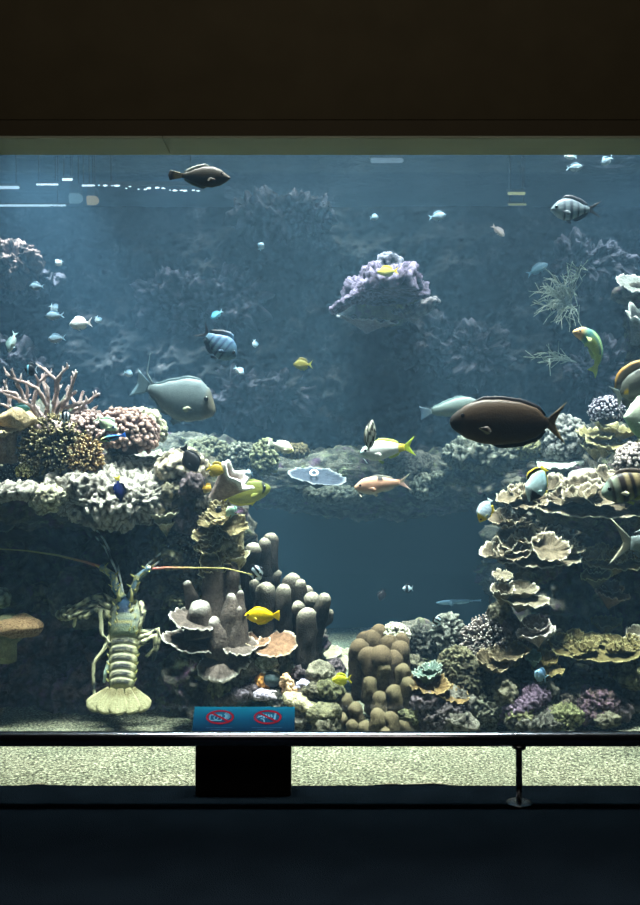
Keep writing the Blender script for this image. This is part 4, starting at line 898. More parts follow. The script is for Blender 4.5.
def make_fish(name, label, cat, px, py, D, Lpx, Hpx, col, face='L', prof='oval', thick=.36, pitch=0, yaw=0, roll=0,
              tail=(.18, .9, .5), tcol=None, dors=(.22, .85, .22), dcol=None, anal=(.55, .88, .2), acol=None, pect=.16, pcol=None,
              parts=False, vb=0.0, lb=0.0, filament=0, group=None, eye=.07, body=.8, N=26, pelv=.12, spread=False, barbel=False, eyepos=(.12, .28), arc=0):
    """px,py centre of the whole fish; Lpx total length, Hpx body height; col(t, v) with t 0 at the snout, v -1 belly .. 1 back"""
    L, Hh = S(Lpx, D), S(Hpx, D); bl = L * body; x0 = L / 2
    X, TP, BT = PROF[prof]; wid = Hh * thick
    def shp(p):
        x, y, z = p
        if arc:                                          # whole body curled in its own plane
            s = x0 - x; A = math.radians(arc); s0 = .1 * L
            if s <= s0: return Vector((x, y, z))
            th = A * (s - s0) / (L - s0); R = (L - s0) / A
            return Vector((x0 - s0 - R * math.sin(th) - z * math.sin(th), y, -R * (1 - math.cos(th)) + z * math.cos(th)))
        s = max(0.0, (x0 - x) / L - .18)
        return Vector((x, y + lb * L * s * s, z + vb * L * s * s))
    fish = MB(); n = 18
    for i in range(N + 1):
        t = i / N; t2 = t ** 1.15
        zt, zb = interp(t2, X, TP) * Hh / 2, -interp(t2, X, BT) * Hh / 2
        zc, hz = (zt + zb) / 2, (zt - zb) / 2
        wy = wid / 2 * max(.06, (math.sin(PI * min(1, t2 * .92 + .05) ** .72)) ** .75) * (1 if t2 < .9 else 1)
        for j in range(n):
            a = 2 * PI * j / n; cz, cy = math.sin(a), math.cos(a)
            cy2 = math.copysign(abs(cy) ** .85, cy)
            p = shp((x0 - t2 * bl, wy * cy2, zc + hz * cz))
            fish.V.append(p); fish.T.append(0); fish.K.append(lin(col(t2, cz)))
    for i in range(N):
        for j in range(n):
            a, b = i * n + j, i * n + (j + 1) % n
            fish.F.append((a, b, b + n, a + n))
    fish.F.append(tuple(range(n))[::-1]); fish.F.append(tuple(range(N * n, N * n + n)))
    extra = []                                           # (name, MB)
    def z_at(t, top):
        return interp(t, X, TP) * Hh / 2 if top else -interp(t, X, BT) * Hh / 2
    def sheet(nm, grid, colr, thickn=None):
        m = MB(); R, Q = len(grid), len(grid[0]); e = thickn or max(.0006, Hh * .012)
        for sd in (1, -1):
            for r, row in enumerate(grid):
                for p, c in row:
                    q = shp(p); k = 1 - .8 * r / (R - 1)
                    m.V.append(Vector((q.x, q.y + sd * e * k, q.z))); m.T.append(0); m.K.append(lin(c))
        B = R * Q
        for r in range(R - 1):
            for q in range(Q - 1):
                a = r * Q + q
                m.F.append((a, a + 1, a + Q + 1, a + Q)); m.F.append((B + a, B + a + Q, B + a + Q + 1, B + a + 1))
        ring = [r * Q for r in range(R)] + [(R - 1) * Q + q for q in range(1, Q)] + [r * Q + Q - 1 for r in range(R - 2, -1, -1)] + [q for q in range(Q - 2, 0, -1)]
        for a, b in zip(ring, ring[1:] + ring[:1]): m.F.append((a, b, B + b, B + a))
        extra.append((nm, m)); return m
    base = lambda t, v: col(t, v)
    tc = tcol or (lambda u, w: base(1, 0)); dc = dcol or (lambda u, w: base(.5, 1)); ac = acol or (lambda u, w: base(.6, -1))
    # tail: (length share of the body height, spread, fork)
    tl, tsp, tf = L * (1 - body) * 1.02, tail[1] * Hh / 2, tail[2]
    tb = Hh * .5 * .2; xb = x0 - bl * .985; grid = []
    for r in range(5):
        u = r / 4; row = []
        for q in range(13):
            w = -1 + 2 * q / 12
            ln = tl * (1 - tf * (1 - abs(w) ** 1.2))
            row.append(((xb - ln * u, 0, (tb * w) * (1 - u) + u * tsp * w * (1 if True else 0)), tc(u, w)))
        grid.append(row)
    sheet('tail_fin', grid, tc)
    if dors:
        for nm, (t0, t1, hh), top, cc in (('dorsal_fin', dors, 1, dc), ('anal_fin', anal or (0, 0, 0), 0, ac)):
            if t1 <= t0: continue
            grid = []
            for r in range(4):
                u = r / 3; row = []
                for q in range(13):
                    w = q / 12; t = t0 + (t1 - t0) * w
                    prof_h = min(1, w / .18) ** .7 * (1 if w < .85 else 1 - (w - .85) / .15 * .55) * (.82 + .18 * math.sin(w * PI))
                    z = z_at(t, top); sg = 1 if top else -1
                    row.append(((x0 - t * bl - u * hh * Hh * .45 * (.3 + w), 0, z * .94 + sg * u * (hh * Hh * prof_h + .06 * abs(z))), cc(u, w)))
                grid.append(row)
            sheet(nm, grid, cc)
    if pelv:
        t = .36
        grid = [[((x0 - (t + .05 * q / 4) * bl - u * Hh * .24, 0, z_at(t, 0) * .92 - u * Hh * pelv * 1.6 * (1 - .5 * q / 4)), ac(u, q / 4)) for q in range(5)] for u in (0, .5, 1)]
        sheet('pelvic_fin', grid, ac)
    if pect:
        pc = pcol or (lambda u, w: tuple(k * .92 for k in base(.3, -.1)))
        for sd in (1, -1):
            grid = []
            for r in range(4):
                u = r / 3; row = []
                for q in range(7):
                    w = -1 + 2 * q / 6; ln = pect * L * (1 - .35 * w * w)
                    ang = 1.15 if spread else .2
                    rr = .012 * L + u * ln
                    row.append(((x0 - .27 * bl - rr * math.cos(ang) * (.9 if not spread else 1), sd * (wid * .46 + rr * math.sin(ang)), -.14 * Hh - u * ln * .22 + w * (.02 + .3 * u) * pect * L * .9), pc(u, w)))
                grid.append(row)
            sheet('pectoral_fin', grid, pc)
    if filament:
        pts = [shp((x0 - bl * .95, 0, tb)), shp((x0 - bl - tl * .35, 0, tsp * .9)), shp((x0 - bl - tl * .55, 0, tsp * .9 + S(filament, D)))]
        m = MB(); m.add(*tube(path(pts[0], pts[1], 3) + path(pts[1], pts[2], 5)[1:], [Hh * .02] * 4 + [Hh * .016, Hh * .013, Hh * .01, Hh * .008, Hh * .005], 5), None)
        m.K = [lin(base(1, 0))] * len(m.V); extra.append(('tail_filament', m))
    if barbel:
        for sd in (1, -1):
            m = MB(); a = shp((x0 - .05 * bl, sd * wid * .15, -Hh * .26))
            m.add(*tube(path(a, a + Vector((-.06 * L, sd * .01, -Hh * .28)), 4), [Hh * .02] * 5, 5), None)
            m.K = [lin(base(.1, -1))] * len(m.V); extra.append(('barbel', m))
    if arc:
        allv = [v for mm in [fish] + [m for _, m in extra] for v in mm.V]
        mid = Vector(((min(v.x for v in allv) + max(v.x for v in allv)) / 2, 0, (min(v.z for v in allv) + max(v.z for v in allv)) / 2))
    M = Matrix.Rotation(math.radians((180 if face == 'L' else 0) + yaw), 4, 'Z') @ Matrix.Rotation(math.radians(-pitch), 4, 'Y') @ Matrix.Rotation(math.radians(roll), 4, 'X')
    et, ev = eyepos
    eyes = []
    if eye:
        V0, F0 = ico(2 if parts else 1); r = eye * Hh
        wy = wid / 2 * (math.sin(PI * (et * .92 + .05) ** .72)) ** .75
        zt, zb = z_at(et, 1), z_at(et, 0); zc, hz = (zt + zb) / 2, (zt - zb) / 2
        for sd in (1, -1):
            c = shp((x0 - et * bl, sd * wy * (max(.05, 1 - ev * ev)) ** .45, zc + hz * ev))
            eyes.append([c + Vector((v.x * r, v.y * r * .5, v.z * r)) for v in V0])
    if arc:
        for mm in [fish] + [m for _, m in extra]: mm.V = [v - mid for v in mm.V]
        eyes = [[v - mid for v in V] for V in eyes]
    if parts:
        o = fish.build(name, FISHM, None, None, True, False, True)
        for nm, m in extra: m.build(nm, FISHM, o, None, True, False, True)
        for V in eyes:
            c = sum(V, Vector()) / len(V)
            mk('eye', [(v - c) for v in V], F0, EYEM, o, c)
    else:
        for nm, m in extra: fish.add(m.V, m.F, None, m.K)
        for V in eyes: fish.add(V, F0, None, [(.004, .004, .005)] * len(V))
        o = fish.build(name, FISHM, None, None, True, False, True)
    o.matrix_world = Matrix.Translation(P(px, py, D)) @ M
    return tag(o, label, cat, group)

def lerp3(a, b, t):
    t = max(0, min(1, t)); return tuple(x + (y - x) * t for x, y in zip(a, b))
def grad(belly, mid, back):
    return lambda t, v: lerp3(mid, back, v) if v > 0 else lerp3(mid, belly, -v)
def bars(f, stripes, c, soft=.012):
    def g(t, v):
        k = f(t, v)
        for a, b in stripes:
            w = sstep(a - soft, a + soft, t) * (1 - sstep(b - soft, b + soft, t)); k = lerp3(k, c, w)
        return k
    return g
flatc = lambda c: (lambda u, w: c)

blue = grad((184, 198, 206), (142, 168, 184), (98, 130, 152))
GC = 'small pale blue fish in the open water'
def chromis(label, px, py, D, L, Hh, face='L', pitch=0, yaw=0, col=None, **k):
    return make_fish('blue_chromis', label, 'fish', px, py, D, L, Hh, col or blue, face, 'chromis', .4, pitch, yaw, group=GC, tail=(.2, .75, .55), N=14, eye=.09,
                     tcol=k.pop('tcol', flatc((170, 205, 225))), **k)
chromis('small pale blue fish swimming high left of the hanging purple coral rock', 374, 217, 4.2, 9, 6, 'R', 5)
chromis('small pale blue fish swimming high right of centre beneath the lintel', 437, 216, 4.0, 18, 8, 'R', 8)
chromis('small blue-white fish nose up in the upper haze left of the hanging rock', 261, 246, 4.2, 9, 6, 'R', 65, 25)
chromis('small white blue fish alone at far upper left below the bright surface line', 59, 262, 4.0, 9, 6, 'L', -40, 30, grad((226, 236, 242), (206, 224, 236), (170, 200, 222)))
chromis('small light blue fish facing left beneath the lone white one at upper left', 37, 286, 4.0, 15, 7, 'L', 0)
chromis('tiny silver blue fish directly above another at left, tail up', 54, 307, 4.3, 9, 7, 'R', -35, 30)
chromis('light blue fish facing left just under a tiny silver one', 55, 315, 4.0, 19, 8, 'L', -3)
chromis('light blue fish facing left above the branching staghorn coral', 57, 338, 4.0, 18, 8, 'L', -5)
make_fish('white_damselfish', 'bright white plump fish facing left above the staghorn coral, brightest of its shoal', 'fish', 81, 323, 3.9, 23, 11, grad((250, 250, 240), (240, 244, 244), (220, 226, 230)), 'L', 'chromis', .42, -6, 0, tcol=flatc((235, 225, 220)), N=16)
make_fish('spread_fin_fish', 'slim silver-green fish head down with both side fins spread at the far left', 'fish', 12, 341, 3.9, 22, 7, grad((190, 208, 205), (170, 196, 196), (120, 150, 150)), 'L', 'slim', .6, -72, 20, pect=.4, spread=True, pcol=flatc((200, 220, 222)), N=16)
chromis('tiny blue fish beside the bright white fish, on its tail side', 98, 319, 4.2, 8, 6, 'R', -60, 30)
chromis('small pale blue fish just ahead of the tail of the big silver fish', 128, 373, 4.2, 10, 6, 'R', -15)
chromis('small turquoise blue fish nose up-right, above the blue striped sergeant fish', 217, 314, 4.1, 15, 6, 'L', -35, 0, grad((150, 215, 235), (110, 190, 220), (70, 150, 190)))
chromis('small blue white fish head down to the right of the striped sergeant fish', 255, 343, 4.2, 9, 5, 'R', -80, 20)
chromis('small white blue fish just under the head of the striped sergeant fish', 239, 370, 4.2, 12, 6, 'R', -38, 0, grad((230, 240, 246), (200, 222, 238), (150, 185, 215)))
chromis('small blue fish under the lintel at upper right, lowest of a trio', 574, 167, 4.1, 17, 7, 'R', 5)
chromis('small white fish touching the lintel edge at upper right', 571, 156, 4.2, 13, 6, 'L', 5, 0, grad((235, 242, 246), (214, 230, 240), (170, 200, 220)))
chromis('small pale fish nose down under the lintel, farthest right of its trio', 607, 160, 4.2, 14, 7, 'L', -32, 0)
chromis('tiny white blue fish above the nose of the yellow rabbitfish', 249, 473, 3.7, 8, 6, 'L', 0, 0, grad((230, 242, 246), (210, 228, 238), (180, 205, 220)))
chromis('blue-grey fish hovering in the dark hole among the lower right corals', 541, 675, 3.52, 15, 11, 'L', 28, 10, grad((150, 176, 190), (120, 155, 180), (95, 130, 160)))

# --- the big ones
make_fish('filefish', 'dark olive filefish silhouetted close under the lintel at the top of the tank', 'fish', 200, 176, 3.35, 61, 21,
          lambda t, v: lerp3((52, 44, 24), (34, 28, 18), v * .7 + .3), 'R', 'file', .3, -3, 0, tail=(.2, .5, -.15), tcol=lambda u, w: (24, 22, 18) if u > .55 else (88, 76, 40),
          dors=(.42, .93, .14), dcol=flatc((90, 96, 90)), anal=(.45, .93, .12), acol=flatc((80, 78, 56)), pelv=0, parts=True, eyepos=(.17, .55), eye=.06)
make_fish('sergeant_fish', 'grey barred sergeant fish with black forked tail below the lintel at right', 'fish', 577, 209, 3.7, 52, 22,
          bars(grad((165, 178, 180), (128, 146, 152), (70, 84, 92)), [(.3, .36), (.48, .55), (.66, .73), (.84, .9)], (62, 74, 84)), 'L', 'chromis', .38, 0, 0, tail=(.2, .85, .72),
          tcol=lambda u, w: (26, 30, 36), dors=(.25, .92, .17), dcol=lambda u, w: (40, 48, 56), anal=(.55, .92, .16), acol=lambda u, w: (34, 40, 48), parts=True, body=.74)
make_fish('sergeant_fish', 'blue striped sergeant fish with black tail, head down in open water', 'fish', 217, 342, 3.8, 48, 25,
          bars(grad((116, 146, 160), (84, 116, 136), (62, 92, 116)), [(.3, .35), (.47, .53), (.64, .7), (.8, .86)], (40, 62, 92)), 'R', 'chromis', .38, -38, 0, tail=(.2, .8, .7),
          tcol=lambda u, w: (18, 24, 34), dors=(.3, .95, .18), dcol=lambda u, w: lerp3((70, 110, 140), (20, 26, 36), w * 1.3), anal=(.55, .95, .16), acol=lambda u, w: (30, 44, 60), parts=True, body=.76)
make_fish('emperor_fish', 'big silver-grey high-browed fish with a long thread on its tail', 'fish', 174, 396, 3.9, 88, 45,
          lambda t, v: lerp3(lerp3((98, 112, 114), (86, 98, 100), v), (92, 90, 78), sstep(.22, .08, t) * .7 + (0.35 if t < .22 and v > 0 else 0)), 'R', 'snapper', .3, -19, 0, tail=(.2, .66, .25),
          tcol=flatc((84, 106, 116)), dors=(.28, .95, .05), dcol=flatc((66, 86, 92)), anal=(.6, .95, .05), acol=flatc((80, 102, 110)), parts=True, filament=20, pect=.13,
          pcol=lambda u, w: (60, 70, 74) if u < .6 else (130, 134, 112), eye=.055, eyepos=(.17, .35), body=.81)
make_fish('rabbitfish', 'small olive-yellow oval fish alone in the middle of the open water', 'fish', 303, 364, 4.2, 20, 10, grad((150, 146, 60), (138, 128, 50), (104, 100, 44)), 'L', 'oval', .3, 0, 0, tcol=flatc((150, 150, 70)), N=16)
make_fish('yellow_damselfish', 'yellow fish hovering before the hanging purple coral rock', 'fish', 388, 271, 4.35, 22, 9, grad((226, 222, 170), (214, 202, 90), (190, 170, 50)), 'L', 'oval', .36, -4, 0, tcol=flatc((220, 190, 60)), N=16)
make_fish('wrasse', 'yellow-green wrasse bent in a curve beside the branching sea fan', 'fish', 587, 352, 3.8, 60, 16,
          lambda t, v: lerp3((190, 150, 96), (84, 140, 130), sstep(.14, .3, t)) if t < .32 else lerp3(lerp3((84, 140, 130), (186, 206, 116), sstep(.32, .45, t)), (50, 96, 100), .75 if .3 < v < .75 and t < .8 else 0),
          'L', 'slim', .5, 8, 14, arc=128, tail=(.2, .8, .25), tcol=lambda u, w: (196, 212, 116), dors=(.3, .95, .1), dcol=flatc((130, 180, 140)), acol=flatc((190, 210, 140)), parts=True, pcol=flatc((210, 220, 150)), body=.8)
make_fish('surgeonfish', 'large dark brown surgeonfish facing left, biggest fish, close to the glass', 'fish', 509, 422, 3.3, 118, 46,
          lambda t, v: lerp3(lerp3((54, 41, 28), (74, 58, 30), sstep(.3, 1, -v)), (34, 30, 28), sstep(.16, .02, t)), 'L', 'surgeon', .27, 1, 0, tail=(.2, .95, .6),
          tcol=lambda u, w: lerp3((66, 54, 38), (96, 84, 60), u), dors=(.2, .955, .075), dcol=lambda u, w: lerp3((42, 35, 30), (22, 22, 30), u), anal=(.42, .955, .075), acol=lambda u, w: lerp3((44, 36, 26), (24, 24, 26), u),
          parts=True, body=.835, pelv=.03, pect=.12, pcol=lambda u, w: (46, 38, 30) if w > -.6 else (150, 140, 104), eye=.045, eyepos=(.12, .42))
make_fish('parrotfish', 'pale silver-green parrotfish with bluish tail half hidden behind the large dark surgeonfish', 'fish', 450, 408, 4.0, 62, 19, grad((134, 146, 136), (114, 128, 120), (90, 104, 102)), 'R', 'slim', .42, 9, 0,
          tail=(.2, .75, .1), tcol=lambda u, w: lerp3((96, 112, 116), (74, 100, 122), u), dors=(.25, .95, .08), dcol=flatc((100, 128, 128)), anal=(.5, .95, .08), parts=True)
make_fish('goatfish', 'white goatfish with a yellow-green tail, facing left in the middle of the tank', 'fish', 388, 449, 3.7, 56, 20,
          lambda t, v: lerp3(lerp3((244, 244, 236), (226, 232, 222), abs(v)), (170, 190, 190), sstep(.2, .02, t)) if t < .86 else (222, 204, 70), 'L', 'slim', .42, -7, 0, tail=(.2, 1.0, .5),
          tcol=lambda u, w: (196, 212, 60), dors=(.35, .85, .13), dcol=flatc((196, 214, 90)), anal=(.6, .85, .12), acol=flatc((210, 224, 120)), parts=True, barbel=True, pelv=.16)
make_fish('goatfish', 'pinkish tan goatfish with a black spot on its back, above the reef ledge', 'fish', 383, 484, 3.8, 57, 18,
          lambda t, v: (18, 14, 16) if v > .45 and abs(t - .57) < .055 else lerp3((196, 150, 122), (214, 200, 180), sstep(.1, .9, -v)),
          'L', 'slim', .42, -6, 0, tail=(.2, .95, .6), tcol=lambda u, w: lerp3((206, 164, 140), (170, 180, 150), u) if w > 0 else (214, 170, 156), dors=(.35, .85, .1), dcol=flatc((130, 130, 120)), anal=(.6, .85, .08), acol=flatc((220, 210, 190)), parts=True, barbel=True)
make_fish('butterflyfish', 'black-and-cream striped fish turned edge-on above the white goatfish', 'fish', 370, 435, 3.6, 32, 13,
          lambda t, v: (52, 52, 48) if math.sin((v * 1.0 + t * .6) * 14) > 0 else (196, 196, 176), 'R', 'disc', .5, 82, 35, tail=(.2, .3, .1), tcol=flatc((196, 196, 176)), dors=(.25, .95, .1), dcol=flatc((120, 120, 104)), anal=(.4, .95, .1), acol=flatc((170, 170, 150)), parts=True, body=.92)
make_fish('angelfish', 'white fish with black face band and yellow-black fin over the frilled plate coral', 'fish', 537, 484, 3.45, 38, 23,
          lambda t, v: (22, 22, 30) if t < .3 and v < .5 else lerp3((206, 222, 218), (150, 190, 196), t), 'L', 'disc', .32, -62, 20, tail=(.2, .5, .0), tcol=lambda u, w: (214, 190, 40), dors=(.5, .99, .2), dcol=lambda u, w: (26, 24, 20) if .3 < u < .75 else (206, 180, 50),
          anal=(.6, .98, .06), acol=lambda u, w: (200, 190, 70), parts=True, body=.9)
make_fish('butterflyfish', 'small white and yellow butterflyfish left of the frilled plate coral', 'fish', 485, 510, 3.5, 26, 15,
          lambda t, v: lerp3((222, 192, 40), (200, 216, 224), sstep(.22, .36, t)) if math.sin(t * 40 + v * 3) < .6 or t < .3 else (150, 176, 192), 'L', 'disc', .3, -62, 20, tail=(.2, .5, .1), tcol=flatc((205, 215, 215)), dors=(.15, .95, .1), dcol=flatc((190, 206, 214)),
          acol=flatc((214, 186, 50)), parts=True, body=.88)
make_fish('sailfin_tang', 'brown pin-striped tang with a yellow cheek spot, cut by the right edge', 'fish', 640, 386, 3.6, 58, 34,
          lambda t, v: (200, 160, 30) if math.hypot((t - .9) * 1.2, v * .5) < .05 else ((96, 100, 92) if math.sin(v * 26 + t * 5) > .3 else (58, 62, 58)), 'R', 'surgeon', .26, 22, 0, tail=(.2, .7, .4), tcol=flatc((120, 130, 128)),
          dors=(.15, .96, .26), dcol=lambda u, w: (176, 130, 50) if u > .8 else (84, 78, 66), anal=(.3, .96, .2), acol=flatc((70, 72, 68)), parts=True, body=.86)
make_fish('moonfish', 'pale mint round fish cut by the right edge under the striped tang', 'fish', 647, 417, 3.5, 46, 40, grad((150, 190, 150), (196, 214, 190), (214, 220, 190)), 'L', 'disc', .3, 0, 0, tail=(.2, .5, .1), parts=True, body=.85,
          dors=(.2, .95, .06), anal=(.3, .95, .06), dcol=flatc((190, 210, 180)), acol=flatc((120, 150, 90)), eye=0)
make_fish('banded_wrasse', 'brown and green banded wrasse with a cream cheek, facing left at the right edge', 'fish', 636, 484, 3.45, 70, 30,
          bars(lambda t, v: lerp3((124, 140, 126), lerp3((122, 108, 76), (140, 134, 70), sstep(.2, .9, -v)), sstep(.1, .5, t)), [(.15, .19), (.3, .42), (.5, .6), (.7, .8)], (34, 26, 22)), 'L', 'slim', .45, -14, 0,
          tail=(.2, .9, .1), tcol=flatc((120, 120, 70)), dors=(.25, .95, .14), dcol=flatc((84, 74, 66)), anal=(.5, .95, .14), acol=flatc((150, 150, 60)), parts=True, pcol=flatc((222, 214, 180)), pect=.13)
make_fish('trevally', 'big silver fish leaving at the right edge, showing its forked tail', 'fish', 664, 545, 3.4, 112, 40, grad((160, 180, 176), (136, 150, 146), (104, 116, 116)), 'R', 'slim', .35, -4, 0, tail=(.2, 1.2, .62),
          tcol=lambda u, w: lerp3((120, 130, 122), (190, 186, 160), u), dors=(.3, .93, .16), dcol=lambda u, w: (160, 166, 160) if int(w * 20) % 2 else (110, 118, 118), anal=(.6, .93, .14), acol=flatc((150, 166, 166)), parts=True)
make_fish('tang', 'black oval tang, head down, over the left reef', 'fish', 190, 458, 3.75, 30, 16, grad((32, 28, 28), (24, 22, 24), (18, 18, 22)), 'R', 'oval', .32, -62, 0, tail=(.2, .6, .2), tcol=flatc((20, 20, 22)), dors=(.2, .95, .1), anal=(.35, .95, .1), parts=True)
make_fish('blue_tang', 'dark royal blue fish standing on its head before the grey nodular coral', 'fish', 119, 488, 3.6, 26, 10, grad((26, 48, 112), (20, 34, 88), (12, 16, 40)), 'R', 'oval', .5, -80, 30, tail=(.2, .7, .2), tcol=flatc((206, 186, 60)), parts=True)
make_fish('reef_fish', 'pale green fish with a dark blue head spot above the pink coral', 'fish', 106, 423, 3.7, 26, 11, lambda t, v: (40, 56, 110) if math.hypot((t - .2) * 1.6, v * .4 - .1) < .14 else lerp3((208, 222, 180), (178, 204, 176), abs(v)), 'R', 'oval', .4, -30, 0, tcol=flatc((205, 215, 190)), parts=True)
make_fish('cleaner_wrasse', 'slim black and blue striped cleaner wrasse over the pink coral', 'fish', 113, 437, 3.6, 26, 6, lambda t, v: (14, 18, 30) if abs(v) < .4 else (lerp3((150, 190, 90), (50, 120, 200), t * 1.4) if t > .25 else (190, 200, 120)), 'L', 'slim', .5, -12, 0, tail=(.2, .9, .0), tcol=flatc((40, 100, 190)), dors=(.3, .95, .1), dcol=flatc((40, 70, 140)), N=18)
humbug = bars(grad((226, 236, 240), (214, 226, 234), (200, 214, 224)), [(.02, .2), (.38, .56), (.74, .98)], (14, 16, 22))
make_fish('humbug_damselfish', 'small black fish with a white patch among the top staghorn tips', 'fish', 31, 369, 3.8, 13, 10, bars(flatc((18, 24, 34)), [(.3, .42)], (120, 190, 220)), 'L', 'disc', .4, 0, 10, tcol=flatc((210, 220, 230)), N=14)
make_fish('humbug_damselfish', 'black and white barred fish at the foot of the staghorn coral', 'fish', 65, 416, 3.7, 12, 10, humbug, 'R', 'disc', .4, 0, 10, N=14)
make_fish('humbug_damselfish', 'small dark fish behind the outermost staghorn branch', 'fish', 97, 393, 3.95, 10, 8, flatc((20, 30, 50)), 'L', 'disc', .4, 0, 10, N=14)
make_fish('humbug_damselfish', 'black and white striped fish between the grey leather coral and the dark columns', 'fish', 256, 572, 3.75, 16, 13, humbug, 'R', 'disc', .4, 40, 10, N=16, tcol=flatc((220, 226, 230)))
make_fish('humbug_damselfish', 'tiny black and white fish in the dark open water below the ledge', 'fish', 408, 588, 4.3, 11, 7, bars(flatc((190, 210, 220)), [(.25, .62)], (16, 18, 24)), 'L', 'disc', .4, 0, 10, N=14, tcol=flatc((200, 214, 220)))
make_fish('humbug_damselfish', 'tiny black and white striped fish above the pale bumpy coral at lower right', 'fish', 437, 621, 3.66, 13, 7, humbug, 'R', 'disc', .4, 62, 10, N=14)
make_fish('dark_damselfish', 'tiny near-black fish hanging in the dark open water beneath the ledge', 'fish', 382, 594, 4.6, 13, 8, flatc((30, 24, 26)), 'L', 'oval', .4, -70, 20, N=14)
make_fish('pipefish', 'thin pale grey fish gliding level in the dark water, long as a pencil', 'fish', 459, 601, 4.9, 46, 5, grad((150, 180, 200), (120, 155, 180), (96, 130, 156)), 'L', 'slim', .8, -3, 0, tail=(.2, .4, .1), dors=(.6, .9, .1), N=18)
make_fish('green_wrasse', 'dark teal fish sheltering at the foot of the staghorn coral, far left', 'fish', 19, 408, 3.85, 22, 8, grad((60, 120, 110), (44, 96, 92), (30, 70, 70)), 'R', 'slim', .4, 0, 0, N=14)
make_fish('wrasse', 'cream white fish nosing down at the corals on the middle ledge', 'fish', 281, 446, 4.0, 27, 10, lambda t, v: lerp3((214, 206, 150), (240, 238, 214), sstep(.1, .4, t)), 'R', 'slim', .45, -20, 0, tail=(.2, .9, .0), tcol=flatc((236, 236, 214)), parts=True)
make_fish('foxface_rabbitfish', 'yellow-olive rabbitfish with a black eye stripe behind the white frilled coral', 'fish', 243, 493, 4.05, 56, 22,
          lambda t, v: (22, 24, 22) if abs(t - .15 + v * .035) < .035 and v > -.5 else lerp3((166, 166, 70), (104, 108, 48), sstep(-.4, .8, v)), 'R', 'surgeon', .32, 12, 0, tail=(.2, .8, .3), tcol=flatc((200, 190, 40)), dors=(.2, .95, .08), dcol=flatc((120, 124, 50)), anal=(.4, .95, .08), acol=flatc((210, 204, 60)), parts=True)
make_fish('yellow_damselfish', 'bright yellow fish perched on the rim of the white frilled coral', 'fish', 215, 469, 3.75, 18, 12, grad((190, 168, 70), (176, 150, 50), (156, 132, 40)), 'R', 'disc', .3, -20, 0, tcol=flatc((220, 190, 60)), N=16)
make_fish('yellow_damselfish', 'tiny golden fish on the dark rock left of the white frilled coral', 'fish', 207, 488, 3.7, 10, 8, grad((200, 170, 80), (190, 150, 54), (170, 136, 46)), 'R', 'disc', .4, -20, 0, N=14)
make_fish('reef_fish', 'small mint fish above the folded tan leaf coral', 'fish', 231, 511, 3.7, 12, 10, grad((200, 220, 180), (176, 206, 176), (150, 190, 170)), 'L', 'disc', .4, 60, 20, N=14)
make_fish('dark_damselfish', 'small black fish above the folded tan leaf coral', 'fish', 218, 509, 3.7, 9, 6, flatc((22, 24, 26)), 'R', 'oval', .4, -20, 0, N=14)
make_fish('lemon_angelfish', 'brilliant yellow angelfish facing left before the dark column corals', 'fish', 262, 615, 3.55, 35, 15,
          lambda t, v: (60, 90, 150) if t < .07 and v < .3 else lerp3((255, 214, 20), (250, 200, 0), abs(v)), 'L', 'oval', .34, 0, 0, tail=(.2, .72, -.1), tcol=flatc((250, 206, 10)), dors=(.2, .95, .1), dcol=flatc((250, 200, 0)), anal=(.45, .97, .17), acol=flatc((250, 206, 10)), parts=True, body=.82, pcol=flatc((255, 220, 60)))
make_fish('lemon_angelfish', 'small lemon yellow fish left of the brown pillar coral', 'fish', 342, 679, 3.5, 20, 10, grad((228, 226, 80), (214, 208, 50), (190, 186, 40)), 'L', 'oval', .36, -4, 0, tcol=flatc((226, 214, 40)), parts=True)
make_fish('pale_wrasse', 'faint pale tan fish high in the haze, nose down, right of centre', 'fish', 498, 230, 4.9, 17, 6, grad((180, 160, 150), (160, 146, 140), (140, 130, 130)), 'R', 'slim', .4, -42, 0, N=14)
make_fish('hazy_wrasse', 'dim blue-grey fish nose up in the haze above the sea fan', 'fish', 537, 269, 5.2, 24, 8, grad((90, 120, 134), (80, 110, 126), (70, 96, 112)), 'R', 'slim', .4, 28, 0, N=14)
